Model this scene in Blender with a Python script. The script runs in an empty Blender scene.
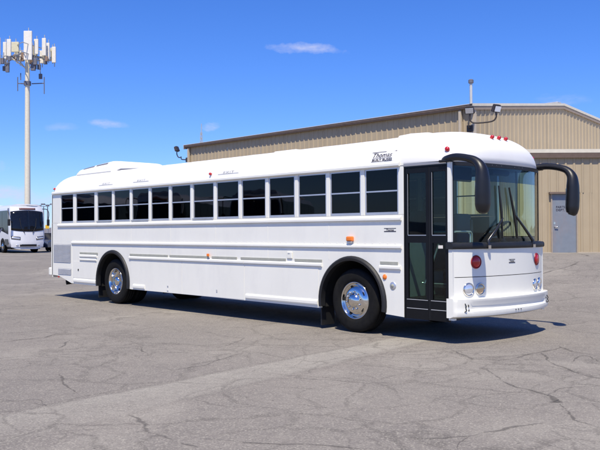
import bpy, bmesh, math, random
from mathutils import Vector, Matrix
random.seed(7)
R = math.radians
sc = bpy.context.scene
COL = sc.collection

# ------------------------------------------------------------------ camera
F_PX = 797.112; YAW = -0.818; PITCH = 0.010; ROLL = -0.004
CAM = Vector((6.753, -9.261, 1.591))
fw = Vector((math.sin(YAW)*math.cos(PITCH), math.cos(YAW)*math.cos(PITCH), math.sin(PITCH)))
r0 = Vector((math.cos(YAW), -math.sin(YAW), 0)); u0 = r0.cross(fw)
rt = r0*math.cos(ROLL) + u0*math.sin(ROLL); up = -r0*math.sin(ROLL) + u0*math.cos(ROLL)
cd = bpy.data.cameras.new('camera'); cam = bpy.data.objects.new('camera', cd); COL.objects.link(cam)
cd.sensor_fit = 'HORIZONTAL'; cd.sensor_width = 36; cd.lens = 36*F_PX/600
cd.clip_start = 0.1; cd.clip_end = 6000
cam.matrix_world = Matrix(((rt.x, up.x, -fw.x, CAM.x), (rt.y, up.y, -fw.y, CAM.y), (rt.z, up.z, -fw.z, CAM.z), (0, 0, 0, 1)))
sc.camera = cam
def ray(u, v):
    return fw + rt*((u-300)/F_PX) + up*((225-v)/F_PX)
def at_depth(u, d, z):
    """point seen in pixel column u at ground distance d along the view axis, height z"""
    X = (u-300)/F_PX*d
    return Vector((CAM.x + X*r0.x + d*math.sin(YAW), CAM.y + X*r0.y + d*math.cos(YAW), z))
def gpt(u, v, z=0.0):
    d = ray(u, v); t = (z-CAM.z)/d.z
    return CAM + d*t

# ------------------------------------------------------------------ world, sun, exposure
SUN = Vector((0.35, -0.43, 1.0)).normalized()          # direction towards the sun
ELEV = math.asin(SUN.z); AZ = math.atan2(SUN.x, SUN.y)
w = bpy.data.worlds.new('World'); sc.world = w; w.use_nodes = True
nt = w.node_tree; nt.nodes.clear()
def N(t, **k):
    n = nt.nodes.new(t)
    for a, b in k.items(): setattr(n, a, b)
    return n
sky = N('ShaderNodeTexSky', sky_type='NISHITA', sun_disc=False, sun_elevation=ELEV, sun_rotation=AZ,
        altitude=600, air_density=1.0, dust_density=0.25, ozone_density=3.0)
hs = N('ShaderNodeHueSaturation'); hs.inputs['Saturation'].default_value = 1.22; hs.inputs['Value'].default_value = 1.0
nt.links.new(sky.outputs[0], hs.inputs['Color'])
bg = N('ShaderNodeBackground'); bg.inputs['Strength'].default_value = 0.114
wo = N('ShaderNodeOutputWorld')
tc = N('ShaderNodeTexCoord')
def vm(op, a, b=None):
    n = N('ShaderNodeVectorMath', operation=op)
    for i, x in enumerate((a, b)):
        if x is None: continue
        if isinstance(x, (tuple, Vector)): n.inputs[i].default_value = tuple(x)
        else: nt.links.new(x, n.inputs[i])
    return n.outputs['Value'] if op == 'DOT_PRODUCT' else n.outputs[0]
def mt(op, a, b=None, c=None):
    n = N('ShaderNodeMath', operation=op)
    for i, x in enumerate((a, b, c)):
        if x is None: continue
        if isinstance(x, (int, float)): n.inputs[i].default_value = x
        else: nt.links.new(x, n.inputs[i])
    return n.outputs[0]
D = tc.outputs['Generated']
nz = N('ShaderNodeTexNoise'); nz.inputs['Scale'].default_value = 26; nz.inputs['Detail'].default_value = 6; nz.inputs['Roughness'].default_value = .62
mp = N('ShaderNodeMapping'); mp.inputs['Scale'].default_value = (1, 1, 3.2)
nt.links.new(D, mp.inputs[0]); nt.links.new(mp.outputs[0], nz.inputs['Vector'])
wn_ = N('ShaderNodeTexNoise'); wn_.inputs['Scale'].default_value = 34; wn_.inputs['Detail'].default_value = 5; wn_.inputs['Roughness'].default_value = .6
nt.links.new(D, wn_.inputs['Vector']); wsep = N('ShaderNodeSeparateColor'); nt.links.new(wn_.outputs['Color'], wsep.inputs[0])
cloud = None
# small clouds of the photograph, as directions on the sky: (u, v, half width, half height, tilt, density)
for (cu, cv, a, b, tilt, den) in ((305, 48.5, 44, 5.6, .05, .50), (107, 124, 20, 4.5, .05, .42), (211, 126, 10, 5.5, -.05, .6), (563, 100, 26, 7, .05, .26),
                            (-6, 193, 42, 10, .10, .80), (40, 200, 34, 7, -.05, .42), (62, 127, 18, 5, 0, .2), (-60, 165, 60, 12, 0, .6), (700, 150, 60, 14, 0, .5)):
    d = ray(cu, cv).normalized()
    s = Vector((-d.y, d.x, 0)).normalized()*-1; t = s.cross(d)
    s, t = s*math.cos(tilt)-t*math.sin(tilt), t*math.cos(tilt)+s*math.sin(tilt)
    q = vm('SUBTRACT', D, d)
    x = mt('DIVIDE', vm('DOT_PRODUCT', q, s), a/F_PX); y = mt('DIVIDE', vm('DOT_PRODUCT', q, t), b/F_PX)
    x = mt('ADD', x, mt('MULTIPLY', mt('SUBTRACT', wsep.outputs[0], .5), 1.3)); y = mt('ADD', y, mt('MULTIPLY', mt('SUBTRACT', wsep.outputs[1], .5), 2.2))
    e = mt('SUBTRACT', 1.0, mt('ADD', mt('MULTIPLY', x, x), mt('MULTIPLY', y, y)))
    e = mt('MAXIMUM', e, 0.0)
    k = mt('MULTIPLY', e, den)
    cloud = k if cloud is None else mt('MAXIMUM', cloud, k)
nf = mt('MULTIPLY', mt('MAXIMUM', mt('SUBTRACT', nz.outputs['Fac'], 0.33), 0.0), 4.2)
cm = mt('MINIMUM', mt('MULTIPLY', cloud, nf), 0.85)
mx = N('ShaderNodeMix', data_type='RGBA'); nt.links.new(cm, mx.inputs['Factor'])
tint = N('ShaderNodeMix', data_type='RGBA', blend_type='MULTIPLY'); tint.inputs['Factor'].default_value = 1
nt.links.new(hs.outputs[0], tint.inputs['A']); tint.inputs['B'].default_value = (.66, .835, 1.36, 1)
nt.links.new(tint.outputs['Result'], mx.inputs['A']); mx.inputs['B'].default_value = (5.2, 5.5, 7.4, 1)
nt.links.new(mx.outputs['Result'], bg.inputs['Color']); nt.links.new(bg.outputs[0], wo.inputs[0])

sl = bpy.data.lights.new('sun', 'SUN'); sl.energy = 5.0; sl.angle = R(.53); sl.color = (1, .925, .77)
so = bpy.data.objects.new('sun', sl); COL.objects.link(so)
so.rotation_euler = SUN.to_track_quat('Z', 'Y').to_euler()
vs = sc.view_settings; vs.view_transform = 'Standard'; vs.look = 'None'; vs.exposure = 0.17; vs.gamma = 1; vs.use_curve_mapping = False
sc.cycles.max_bounces = 6; sc.cycles.transparent_max_bounces = 16

# ------------------------------------------------------------------ materials
MATS = {}
def mat(name, col, rough=.5, metal=0., var=.06, scale=6., bump=0., bscale=60., coat=0., spec=.5, dirt=None, stretch=(1, 1, 1)):
    if name in MATS: return MATS[name]
    m = bpy.data.materials.new(name); m.use_nodes = True; t = m.node_tree; b = t.nodes['Principled BSDF']
    b.inputs['Roughness'].default_value = rough; b.inputs['Metallic'].default_value = metal
    b.inputs['Coat Weight'].default_value = coat; b.inputs['Coat Roughness'].default_value = .06
    b.inputs['Specular IOR Level'].default_value = spec
    g = t.nodes.new('ShaderNodeTexCoord'); n = t.nodes.new('ShaderNodeTexNoise')
    n.inputs['Scale'].default_value = scale; n.inputs['Detail'].default_value = 6
    mp = t.nodes.new('ShaderNodeMapping'); mp.inputs['Scale'].default_value = stretch
    t.links.new(g.outputs['Object'], mp.inputs[0]); t.links.new(mp.outputs[0], n.inputs['Vector'])
    r = t.nodes.new('ShaderNodeValToRGB')
    c = Vector(col)
    r.color_ramp.elements[0].position = .3; r.color_ramp.elements[1].position = .7
    r.color_ramp.elements[0].color = (*(c*(1-var)), 1); r.color_ramp.elements[1].color = (*[min(1, q) for q in c*(1+var)], 1)
    t.links.new(n.outputs['Fac'], r.inputs[0]); out = r.outputs[0]
    if dirt:                                   # stains with a shape of their own: (colour, amount, scale)
        n2 = t.nodes.new('ShaderNodeTexNoise'); n2.inputs['Scale'].default_value = dirt[2]; n2.inputs['Detail'].default_value = 8; n2.inputs['Roughness'].default_value = .7
        m2 = t.nodes.new('ShaderNodeMapping'); m2.inputs['Scale'].default_value = (1, 1, .35)
        t.links.new(g.outputs['Object'], m2.inputs[0]); t.links.new(m2.outputs[0], n2.inputs['Vector'])
        mr = t.nodes.new('ShaderNodeMapRange'); mr.inputs['From Min'].default_value = .5; mr.inputs['From Max'].default_value = .75; mr.inputs['To Max'].default_value = dirt[1]
        t.links.new(n2.outputs['Fac'], mr.inputs['Value'])
        x = t.nodes.new('ShaderNodeMix'); x.data_type = 'RGBA'; x.inputs['B'].default_value = (*dirt[0], 1)
        t.links.new(mr.outputs[0], x.inputs['Factor']); t.links.new(out, x.inputs['A']); out = x.outputs['Result']
        ra = t.nodes.new('ShaderNodeMapRange'); ra.inputs['From Min'].default_value = .3; ra.inputs['From Max'].default_value = .75
        ra.inputs['To Min'].default_value = rough*.85; ra.inputs['To Max'].default_value = min(1, rough*1.5)
        t.links.new(n2.outputs['Fac'], ra.inputs['Value']); t.links.new(ra.outputs[0], b.inputs['Roughness'])
    t.links.new(out, b.inputs['Base Color'])
    if bump:
        nb = t.nodes.new('ShaderNodeTexNoise'); nb.inputs['Scale'].default_value = bscale; nb.inputs['Detail'].default_value = 3
        t.links.new(g.outputs['Object'], nb.inputs['Vector'])
        bp = t.nodes.new('ShaderNodeBump'); bp.inputs['Strength'].default_value = bump; bp.inputs['Distance'].default_value = .02
        t.links.new(nb.outputs['Fac'], bp.inputs['Height']); t.links.new(bp.outputs[0], b.inputs['Normal'])
    MATS[name] = m; return m
def glass(name, tint, refl=(1, 1, 1), wave=0.0, ior=1.5):
    if name in MATS: return MATS[name]
    m = bpy.data.materials.new(name); m.use_nodes = True; t = m.node_tree; t.nodes.clear()
    o = t.nodes.new('ShaderNodeOutputMaterial'); a = t.nodes.new('ShaderNodeBsdfTransparent'); b = t.nodes.new('ShaderNodeBsdfGlossy')
    lw = t.nodes.new('ShaderNodeLayerWeight'); lw.inputs['Blend'].default_value = .5      # Facing = 1 - |cos|: the same from both faces of a pane
    pw5 = t.nodes.new('ShaderNodeMath'); pw5.operation = 'POWER'; pw5.inputs[1].default_value = 5; t.links.new(lw.outputs['Facing'], pw5.inputs[0])
    f0 = ((ior-1)/(ior+1))**2; f = t.nodes.new('ShaderNodeMath'); f.operation = 'MULTIPLY_ADD'; f.inputs[1].default_value = 1-f0; f.inputs[2].default_value = f0
    t.links.new(pw5.outputs[0], f.inputs[0])
    x = t.nodes.new('ShaderNodeMixShader'); a.inputs[0].default_value = (*tint, 1); b.inputs[0].default_value = (*refl, 1); b.inputs['Roughness'].default_value = .015
    if wave:
        g = t.nodes.new('ShaderNodeTexCoord'); n = t.nodes.new('ShaderNodeTexNoise'); n.inputs['Scale'].default_value = 2.2; n.inputs['Detail'].default_value = 1
        bp = t.nodes.new('ShaderNodeBump'); bp.inputs['Strength'].default_value = wave; bp.inputs['Distance'].default_value = .03
        t.links.new(g.outputs['Object'], n.inputs['Vector']); t.links.new(n.outputs['Fac'], bp.inputs['Height'])
        t.links.new(bp.outputs[0], b.inputs['Normal'])
    t.links.new(f.outputs[0], x.inputs[0]); t.links.new(a.outputs[0], x.inputs[1]); t.links.new(b.outputs[0], x.inputs[2]); t.links.new(x.outputs[0], o.inputs[0])
    MATS[name] = m; return m

WHITE = mat('white_paint', (.84, .82, .735), .32, var=.025, scale=1.3, coat=.35, dirt=((.62, .60, .57), .30, 1.7), bump=.015, bscale=3)
WHITE_ROOF = mat('white_roof_paint', (.84, .82, .78), .40, var=.02, scale=2, dirt=((.68, .66, .62), .30, 1.2))
ALU = mat('aluminium', (.62, .63, .65), .38, .7, .05)
BLACK = mat('black_rubber', (.011, .011, .012), .55, var=.2, bump=.1)
BLACKP = mat('black_paint', (.012, .012, .014), .28, var=.15, coat=.3)
DOORBLK = mat('door_black', (.006, .006, .007), .35, var=.15, spec=.25)
MIRBLK = mat('mirror_plastic', (.009, .009, .011), .40, var=.15, bump=.06, bscale=140)
DARK = mat('underbody', (.010, .0095, .009), .9, var=.3)
CHROME = mat('chrome', (.70, .675, .64), .13, 1., .03)
TYRE = mat('tyre_rubber', (.008, .0078, .0078), .75, var=.25, scale=14, spec=.2, dirt=((.03, .027, .024), .30, 7))
GREY_GR = mat('grille_grey', (.50, .50, .50), .5, .1, .05)
STRIP = mat('moulding_insert', (.37, .37, .31), .6, 0, .1, 8)
RED = mat('red_lens', (.50, .008, .012), .22, var=.1, coat=.5)
AMBER = mat('amber_lens', (.85, .20, .02), .22, var=.1, coat=.5)
LENS = mat('clear_lens', (.75, .77, .8), .12, .6, .05, coat=1)
AMBLENS = mat('amber_clear_lens', (.72, .52, .32), .15, .5, .1, coat=1)
INK = mat('dark_decal', (.03, .025, .04), .5, var=.1)
GREYINK = mat('grey_decal', (.50, .50, .48), .5, var=.1)
FLOORM = mat('bus_floor', (.07, .07, .075), .7)
SEATM = mat('seat_vinyl', (.035, .04, .05), .55, var=.15)
INTER = mat('interior_panel', (.30, .31, .32), .6)
DASH = mat('dash', (.025, .025, .028), .5)
RAILG = mat('rail_steel', (.62, .66, .64), .28, .6)
STEPN = mat('step_nosing', (.62, .68, .66), .6)
BACKREST = mat('driver_seat_fabric', (.05, .10, .16), .8)
G_SIDE = glass('tinted_side_glass', (.07, .075, .08), wave=.05, ior=1.36)
G_DOOR = glass('door_glass', (.62, .71, .685), wave=.03, ior=1.36)
G_WIND = glass('windshield_glass', (.86, .93, .875), wave=.03, ior=1.38)
G_BAND = glass('windshield_shade_band', (.42, .58, .78), wave=.03, ior=1.38)
G_CLEAR = glass('driver_glass', (.86, .94, .875), ior=1.4)
TAN = mat('tan_siding', (.425, .34, .222), .5, 0, .045, 1.5, dirt=((.32, .26, .18), .35, .8), spec=.3)
TANTRIM = mat('tan_trim', (.54, .45, .33), .5, 0, .04)
BROWN = mat('brown_trim', (.17, .118, .088), .6, 0, .1)
WROOF = mat('galvanised_roof', (.62, .61, .58), .5, .2, .06)
DOORG = mat('grey_door', (.20, .225, .26), .45, 0, .05, dirt=((.30, .2, .17), .4, 1.4))
CONC = mat('concrete', (.42, .39, .35), .9, 0, .12, 3, bump=.2)
GALV = mat('galvanised_steel', (.50, .50, .48), .5, .3, .08)
POLEM = mat('pole_cream', (.74, .67, .52), .55, 0, .06)
PANELM = mat('antenna_white', (.80, .75, .66), .5, 0, .05)
PANELY = mat('antenna_cream', (.66, .60, .40), .5, 0, .06)
RADIO = mat('radio_grey', (.14, .14, .17), .6, 0, .15)
LAMPB = mat('floodlight_bronze', (.045, .035, .032), .5, 0, .15)
COACHW = mat('coach_white', (.78, .78, .80), .25, 0, .02, coat=.5)
COACHG = mat('coach_dark_glass', (.008, .009, .013), .06, 0, .2, spec=.35)
COACHP = mat('coach_purple', (.05, .03, .09), .3, 0, .1)
YEL = mat('sign_yellow', (.75, .45, .03), .5)
CARB = mat('car_blue_grey', (.06, .075, .12), .25, .3, .05, coat=.6)

# ------------------------------------------------------------------ mesh helpers
def mesh(name, verts, faces, m, parent=None, smooth=False, inv=None):
    me = bpy.data.meshes.new(name); me.from_pydata([tuple(v) for v in verts], [], faces); me.update()
    return link(name, me, m, parent, smooth)
def link(name, me, m, parent=None, smooth=False):
    if m is not None and not me.materials: me.materials.append(m)
    if smooth:
        for p in me.polygons: p.use_smooth = True
    o = bpy.data.objects.new(name, me); COL.objects.link(o)
    if parent is not None:
        o.parent = parent
        if parent.get('_off') is not None: o.matrix_parent_inverse = Matrix.Translation(-Vector(parent['_off']))
    return o
def bmobj(name, bm, m, parent=None, smooth=False):
    bmesh.ops.recalc_face_normals(bm, faces=bm.faces)
    me = bpy.data.meshes.new(name); bm.to_mesh(me); bm.free()
    return link(name, me, m, parent, smooth)
def smooth_angle(o, a=35):
    me = o.data
    for p in me.polygons: p.use_smooth = True
    bm = bmesh.new(); bm.from_mesh(me)
    for e in bm.edges:
        e.smooth = not (len(e.link_faces) == 2 and e.calc_face_angle(0) > R(a))
    bm.to_mesh(me); bm.free(); return o
def add_box(bm, a, b, bev=0, seg=2):
    a, b = [min(p, q) for p, q in zip(a, b)], [max(p, q) for p, q in zip(a, b)]
    c = [(p+q)/2 for p, q in zip(a, b)]; s = [q-p for p, q in zip(a, b)]
    g = bmesh.ops.create_cube(bm, size=1, matrix=Matrix.Translation(c) @ Matrix.Diagonal((*s, 1)))
    if bev:
        es = list({e for v in g['verts'] for e in v.link_edges})
        bmesh.ops.bevel(bm, geom=es, offset=bev, segments=seg, affect='EDGES', profile=.5)
def box(name, a, b, m, parent=None, bev=0, seg=2):
    bm = bmesh.new(); add_box(bm, a, b, bev, seg)
    return bmobj(name, bm, m, parent, smooth=False)
def add_prism(bm, pts, axis, a, b):
    """polygon pts in the two other axes, extruded along axis from a to b"""
    def P(p, t):
        return {'x': (t, p[0], p[1]), 'y': (p[0], t, p[1]), 'z': (p[0], p[1], t)}[axis]
    v0 = [bm.verts.new(P(p, a)) for p in pts]; v1 = [bm.verts.new(P(p, b)) for p in pts]
    n = len(pts)
    bm.faces.new(v0); bm.faces.new(v1[::-1])
    for i in range(n): bm.faces.new((v0[i], v1[i], v1[(i+1) % n], v0[(i+1) % n]))
def prism(name, pts, axis, a, b, m, parent=None, tri=True, bev=0):
    bm = bmesh.new(); add_prism(bm, pts, axis, a, b)
    if bev: bmesh.ops.bevel(bm, geom=[e for e in bm.edges], offset=bev, segments=2, affect='EDGES', profile=.5)
    if tri: bmesh.ops.triangulate(bm, faces=[f for f in bm.faces if len(f.verts) > 4])
    return bmobj(name, bm, m, parent)
def lathe_mesh(prof, n=40, axis='y'):
    """prof: (radius, t) points; turned round the axis"""
    bm = bmesh.new(); rings = []
    for (r, t) in prof:
        ring = []
        if r < 1e-6:
            ring = [bm.verts.new((0, t, 0) if axis == 'y' else (0, 0, t) if axis == 'z' else (t, 0, 0))]
        else:
            for i in range(n):
                c, s = r*math.cos(2*math.pi*i/n), r*math.sin(2*math.pi*i/n)
                ring.append(bm.verts.new((c, t, s) if axis == 'y' else (c, s, t) if axis == 'z' else (t, c, s)))
        rings.append(ring)
    for A, B in zip(rings, rings[1:]):
        for i in range(n):
            j = (i+1) % n
            if len(A) == 1 and len(B) == 1: continue
            if len(A) == 1: bm.faces.new((A[0], B[i], B[j]))
            elif len(B) == 1: bm.faces.new((A[i], A[j], B[0]))
            else: bm.faces.new((A[i], A[j], B[j], B[i]))
    bmesh.ops.recalc_face_normals(bm, faces=bm.faces)
    me = bpy.data.meshes.new('lathe'); bm.to_mesh(me); bm.free(); return me
def catmull(pts, k=6):
    pts = [Vector(p) for p in pts]; out = []
    P = [pts[0]*2-pts[1]] + pts + [pts[-1]*2-pts[-2]]
    for i in range(1, len(P)-2):
        for j in range(k):
            t = j/k
            out.append(.5*((2*P[i]) + (-P[i-1]+P[i+1])*t + (2*P[i-1]-5*P[i]+4*P[i+1]-P[i+2])*t*t + (-P[i-1]+3*P[i]-3*P[i+1]+P[i+2])*t**3))
    out.append(pts[-1]); return out
def add_tube(bm, pts, rad, n=10, squash=None, ref=None):
    """pts: list of points, rad: number or list; squash: list of (a,b) factors along ref axis"""
    pts = [Vector(p) for p in pts]; rings = []
    ref = Vector(ref) if ref else None; last = None
    for i, p in enumerate(pts):
        d = (pts[min(i+1, len(pts)-1)] - pts[max(i-1, 0)]).normalized()
        if ref: a = (ref - d*ref.dot(d)).normalized()
        elif last is None:
            a = Vector((0, 0, 1)) if abs(d.z) < .9 else Vector((1, 0, 0)); a = (a - d*a.dot(d)).normalized()
        else: a = (last - d*last.dot(d)).normalized()
        last = a; b = d.cross(a)
        r = rad[i] if isinstance(rad, (list, tuple)) else rad
        sa, sb = squash[i] if squash else (1, 1)
        rings.append([bm.verts.new(p + a*r*sa*math.cos(2*math.pi*k/n) + b*r*sb*math.sin(2*math.pi*k/n)) for k in range(n)])
    for A, B in zip(rings, rings[1:]):
        for k in range(n): bm.faces.new((A[k], A[(k+1) % n], B[(k+1) % n], B[k]))
    bm.faces.new(rings[0][::-1]); bm.faces.new(rings[-1])
def tube(name, pts, rad, m, parent=None, n=10, **k):
    bm = bmesh.new(); add_tube(bm, pts, rad, n, **k)
    return smooth_angle(bmobj(name, bm, m, parent), 50)
def grid(name, fn, us, vs_, m, parent=None, smooth=True, thick=0):
    verts = [fn(u, v) for u in us for v in vs_]; nv = len(vs_)
    faces = [(i*nv+j, i*nv+j+1, (i+1)*nv+j+1, (i+1)*nv+j) for i in range(len(us)-1) for j in range(nv-1)]
    o = mesh(name, verts, faces, m, parent, smooth)
    if thick:
        md = o.modifiers.new('thickness', 'SOLIDIFY'); md.thickness = thick; md.offset = 0
    return o
def lin(a, b, n): return [a+(b-a)*i/(n-1) for i in range(n)]
def thing(name, label, cat, loc=(0, 0, 0), rz=0, group=None, world_parts=False):
    o = bpy.data.objects.new(name, None); COL.objects.link(o); o.empty_display_size = .3
    o.location = loc; o.rotation_euler = (0, 0, rz); o['label'] = label; o['category'] = cat
    if group: o['group'] = group
    if world_parts: o['_off'] = tuple(loc)
    return o
def done(o):
    if '_off' in o.keys(): del o['_off']
def text_mesh(s, size, shear=0, spacing=1.0, bold=0):
    c = bpy.data.curves.new('t', 'FONT'); c.body = s; c.size = size; c.shear = shear; c.space_character = spacing; c.offset = bold; c.resolution_u = 3
    c.align_x = 'LEFT'
    o = bpy.data.objects.new('t', c); COL.objects.link(o)
    dg = bpy.context.evaluated_depsgraph_get(); dg.update()
    me = bpy.data.meshes.new_from_object(o.evaluated_get(dg))
    COL.objects.unlink(o); bpy.data.objects.remove(o); bpy.data.curves.remove(c)
    return me
def place_text(name, s, x0, x1, h0, h1, fn, m, parent, shear=0, spacing=1.0, bold=0, thick=.002):
    """lettering stretched to [x0,x1] x [h0,h1], then laid on the surface fn(a, b)"""
    me = text_mesh(s, 1, shear, spacing, bold)
    xs = [v.co.x for v in me.vertices]; ys = [v.co.y for v in me.vertices]
    ax, bx, ay, by = min(xs), max(xs), min(ys), max(ys)
    for v in me.vertices:
        v.co = fn(x0+(v.co.x-ax)/(bx-ax)*(x1-x0), h0+(v.co.y-ay)/(by-ay)*(h1-h0))
    me.update(); me.materials.clear()
    return link(name, me, m, parent)

# ------------------------------------------------------------------ ground
def S(t): t = max(0, min(1, t)); return t*t*(3-2*t)
def H(x, y):
    return .84*S((y-4.6)/10.4)*S((x+36)/14) + .16*S((-x-20)/25)
def axis_pts(c, fine, half, far):
    a = [c+fine*i for i in range(-int(half/fine), int(half/fine)+1)]
    step = fine; L = a[0]; Rr = a[-1]; left = []; right = []
    while L > -far:
        step *= 1.35; L -= step; Rr += step; left.append(L); right.append(Rr)
    return left[::-1] + a + right
gx = axis_pts(-12, 1.0, 40, 3000); gy = axis_pts(6, 1.0, 32, 3000)
def ground_material():
    m = bpy.data.materials.new('asphalt'); m.use_nodes = True; t = m.node_tree; b = t.nodes['Principled BSDF']
    L = t.links.new
    def node(ty, **k):
        n = t.nodes.new(ty)
        for a, c in k.items():
            if a in n.inputs: n.inputs[a].default_value = c
            else: setattr(n, a, c)
        return n
    g = node('ShaderNodeTexCoord').outputs['Object']
    def noise(s, det=6, rough=.6, vec=None):
        n = node('ShaderNodeTexNoise', Scale=s, Detail=det, Roughness=rough); L(vec or g, n.inputs['Vector']); return n.outputs['Fac']
    def rng(x, a, c, lo=0., hi=1.):
        n = node('ShaderNodeMapRange'); n.inputs['From Min'].default_value = a; n.inputs['From Max'].default_value = c
        n.inputs['To Min'].default_value = lo; n.inputs['To Max'].default_value = hi; n.interpolation_type = 'SMOOTHSTEP'; L(x, n.inputs['Value']); return n.outputs[0]
    def math_(op, x, y):
        n = node('ShaderNodeMath', operation=op)
        for i, q in enumerate((x, y)):
            if isinstance(q, (int, float)): n.inputs[i].default_value = q
            else: L(q, n.inputs[i])
        return n.outputs[0]
    def mix(f, A, B):
        n = node('ShaderNodeMix', data_type='RGBA')
        for k, q in (('Factor', f), ('A', A), ('B', B)):
            if isinstance(q, (int, float)): n.inputs[k].default_value = q
            elif isinstance(q, tuple): n.inputs[k].default_value = (*q, 1)
            else: L(q, n.inputs[k])
        return n.outputs['Result']
    warp = node('ShaderNodeVectorMath', operation='ADD'); wn = node('ShaderNodeTexNoise', Scale=.9, Detail=4)
    L(g, wn.inputs['Vector'])
    sub = node('ShaderNodeVectorMath', operation='SUBTRACT'); L(wn.outputs['Color'], sub.inputs[0]); sub.inputs[1].default_value = (.5, .5, .5)
    scl = node('ShaderNodeVectorMath', operation='SCALE'); L(sub.outputs[0], scl.inputs[0]); scl.inputs['Scale'].default_value = 1.1
    L(g, warp.inputs[0]); L(scl.outputs[0], warp.inputs[1]); wv = warp.outputs[0]
    col = mix(rng(noise(.18, 5), .35, .65), (.205, .186, .178), (.245, .223, .210))
    col = mix(rng(noise(.9, 5, .7), .42, .70, 0, .40), col, (.165, .152, .148))
    col = mix(rng(noise(.35, 5, .65, wv), .50, .68, 0, .75), col, (.305, .282, .262))
    # trench patch: lighter band between two lines on the ground
    def line_mask(p, q, soft, wob):
        """signed side of the line p->q in metres, positive to its left"""
        d = (q-p); d.z = 0; d.normalize(); nrm = Vector((-d.y, d.x, 0))
        dp = node('ShaderNodeVectorMath', operation='DOT_PRODUCT'); L(g, dp.inputs[0]); dp.inputs[1].default_value = nrm
        s = math_('SUBTRACT', dp.outputs['Value'], nrm.dot(p))
        return math_('ADD', s, math_('MULTIPLY', math_('SUBTRACT', noise(1.3, 5), .5), wob))
    low = line_mask(gpt(0, 445), gpt(400, 348), .05, .22)
    upp = line_mask(gpt(0, 415), gpt(343, 348), .05, .22)
    band = math_('MULTIPLY', rng(low, -.03, .05), rng(upp, .03, -.05))
    sx = node('ShaderNodeSeparateXYZ'); L(g, sx.inputs[0]); lim = math_('MULTIPLY', rng(sx.outputs['X'], 1.4, -1.2), rng(sx.outputs['Y'], .9, .1)); band = math_('MULTIPLY', band, lim)
    col = mix(math_('MULTIPLY', band, rng(noise(2.2, 6), .25, .75, .45, .95)), col, (.345, .325, .302))
    below = math_('MULTIPLY', lim, rng(low, .02, -.06))
    col = mix(math_('MULTIPLY', below, .45), col, (.222, .196, .183))
    edge = math_('MULTIPLY', rng(math_('ABSOLUTE', low, 0), .11, .01), math_('MULTIPLY', lim, rng(noise(1.7, 4), .3, .62, .15, .75)))
    edge2 = math_('MULTIPLY', rng(math_('ABSOLUTE', upp, 0), .09, .01), math_('MULTIPLY', lim, rng(noise(1.4, 4), .35, .6, 0, .6)))
    # fine alligator cracks in patches
    def cracks(s, width):
        v = node('ShaderNodeTexVoronoi', feature='DISTANCE_TO_EDGE', Scale=s); L(wv, v.inputs['Vector'])
        return rng(v.outputs['Distance'], width, width*.25)
    c1 = math_('MULTIPLY', cracks(.42, .012), rng(noise(.23, 2), .47, .56))
    c2 = math_('MULTIPLY', cracks(1.25, .022), rng(noise(.31, 2), .54, .62))
    c3 = math_('MULTIPLY', cracks(.62, .030), rng(noise(.17, 2), .36, .46))
    c4 = math_('MULTIPLY', cracks(.95, .026), rng(noise(.25, 2, .5, wv), .42, .52))
    brk = rng(noise(3.5, 4, .7), .36, .60, .45, 1)
    crack = math_('MAXIMUM', math_('MAXIMUM', math_('MULTIPLY', c1, .62), math_('MULTIPLY', c2, .5)), math_('MULTIPLY', brk, math_('MAXIMUM', math_('MULTIPLY', c3, .72), math_('MULTIPLY', c4, .62))))
    crack = math_('MAXIMUM', crack, math_('MAXIMUM', edge, edge2))
    col = mix(math_('MULTIPLY', crack, .62), col, (.085, .076, .072))
    # aggregate
    v = node('ShaderNodeTexVoronoi', Scale=75.0); L(g, v.inputs['Vector'])
    col = mix(rng(v.outputs['Color'], .5, .95, 0, .55), col, (.43, .40, .36))
    col = mix(rng(noise(55, 3, .7), .50, .70, 0, .68), col, (.10, .091, .088))
    col = mix(rng(noise(9, 5, .75), .50, .68, 0, .30), col, (.13, .119, .115))
    col = mix(rng(noise(2.6, 6, .7, wv), .54, .70, 0, .38), col, (.30, .275, .255))
    sp = noise(14, 2, .5); col = mix(rng(sp, .70, .74, 0, .6), col, (.09, .085, .08))
    wb = node('ShaderNodeMix', data_type='RGBA', blend_type='MULTIPLY'); wb.inputs['Factor'].default_value = 1; L(col, wb.inputs['A']); wb.inputs['B'].default_value = (1.0, .985, .905, 1); col = wb.outputs['Result']
    L(col, b.inputs['Base Color']); b.inputs['Roughness'].default_value = .92; b.inputs['Specular IOR Level'].default_value = .25
    hgt = math_('ADD', math_('MULTIPLY', noise(60, 4, .7), .5), math_('MULTIPLY', noise(6, 4), .8))
    bp = node('ShaderNodeBump', Strength=.55, Distance=.012); L(hgt, bp.inputs['Height']); L(bp.outputs[0], b.inputs['Normal'])
    return m
ground = grid('asphalt_ground', lambda x, y: (x, y, H(x, y)), gx, gy, ground_material(), None, True)
ground['kind'] = 'structure'; ground['label'] = 'sun-bleached cracked asphalt of the parking lot'
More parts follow.
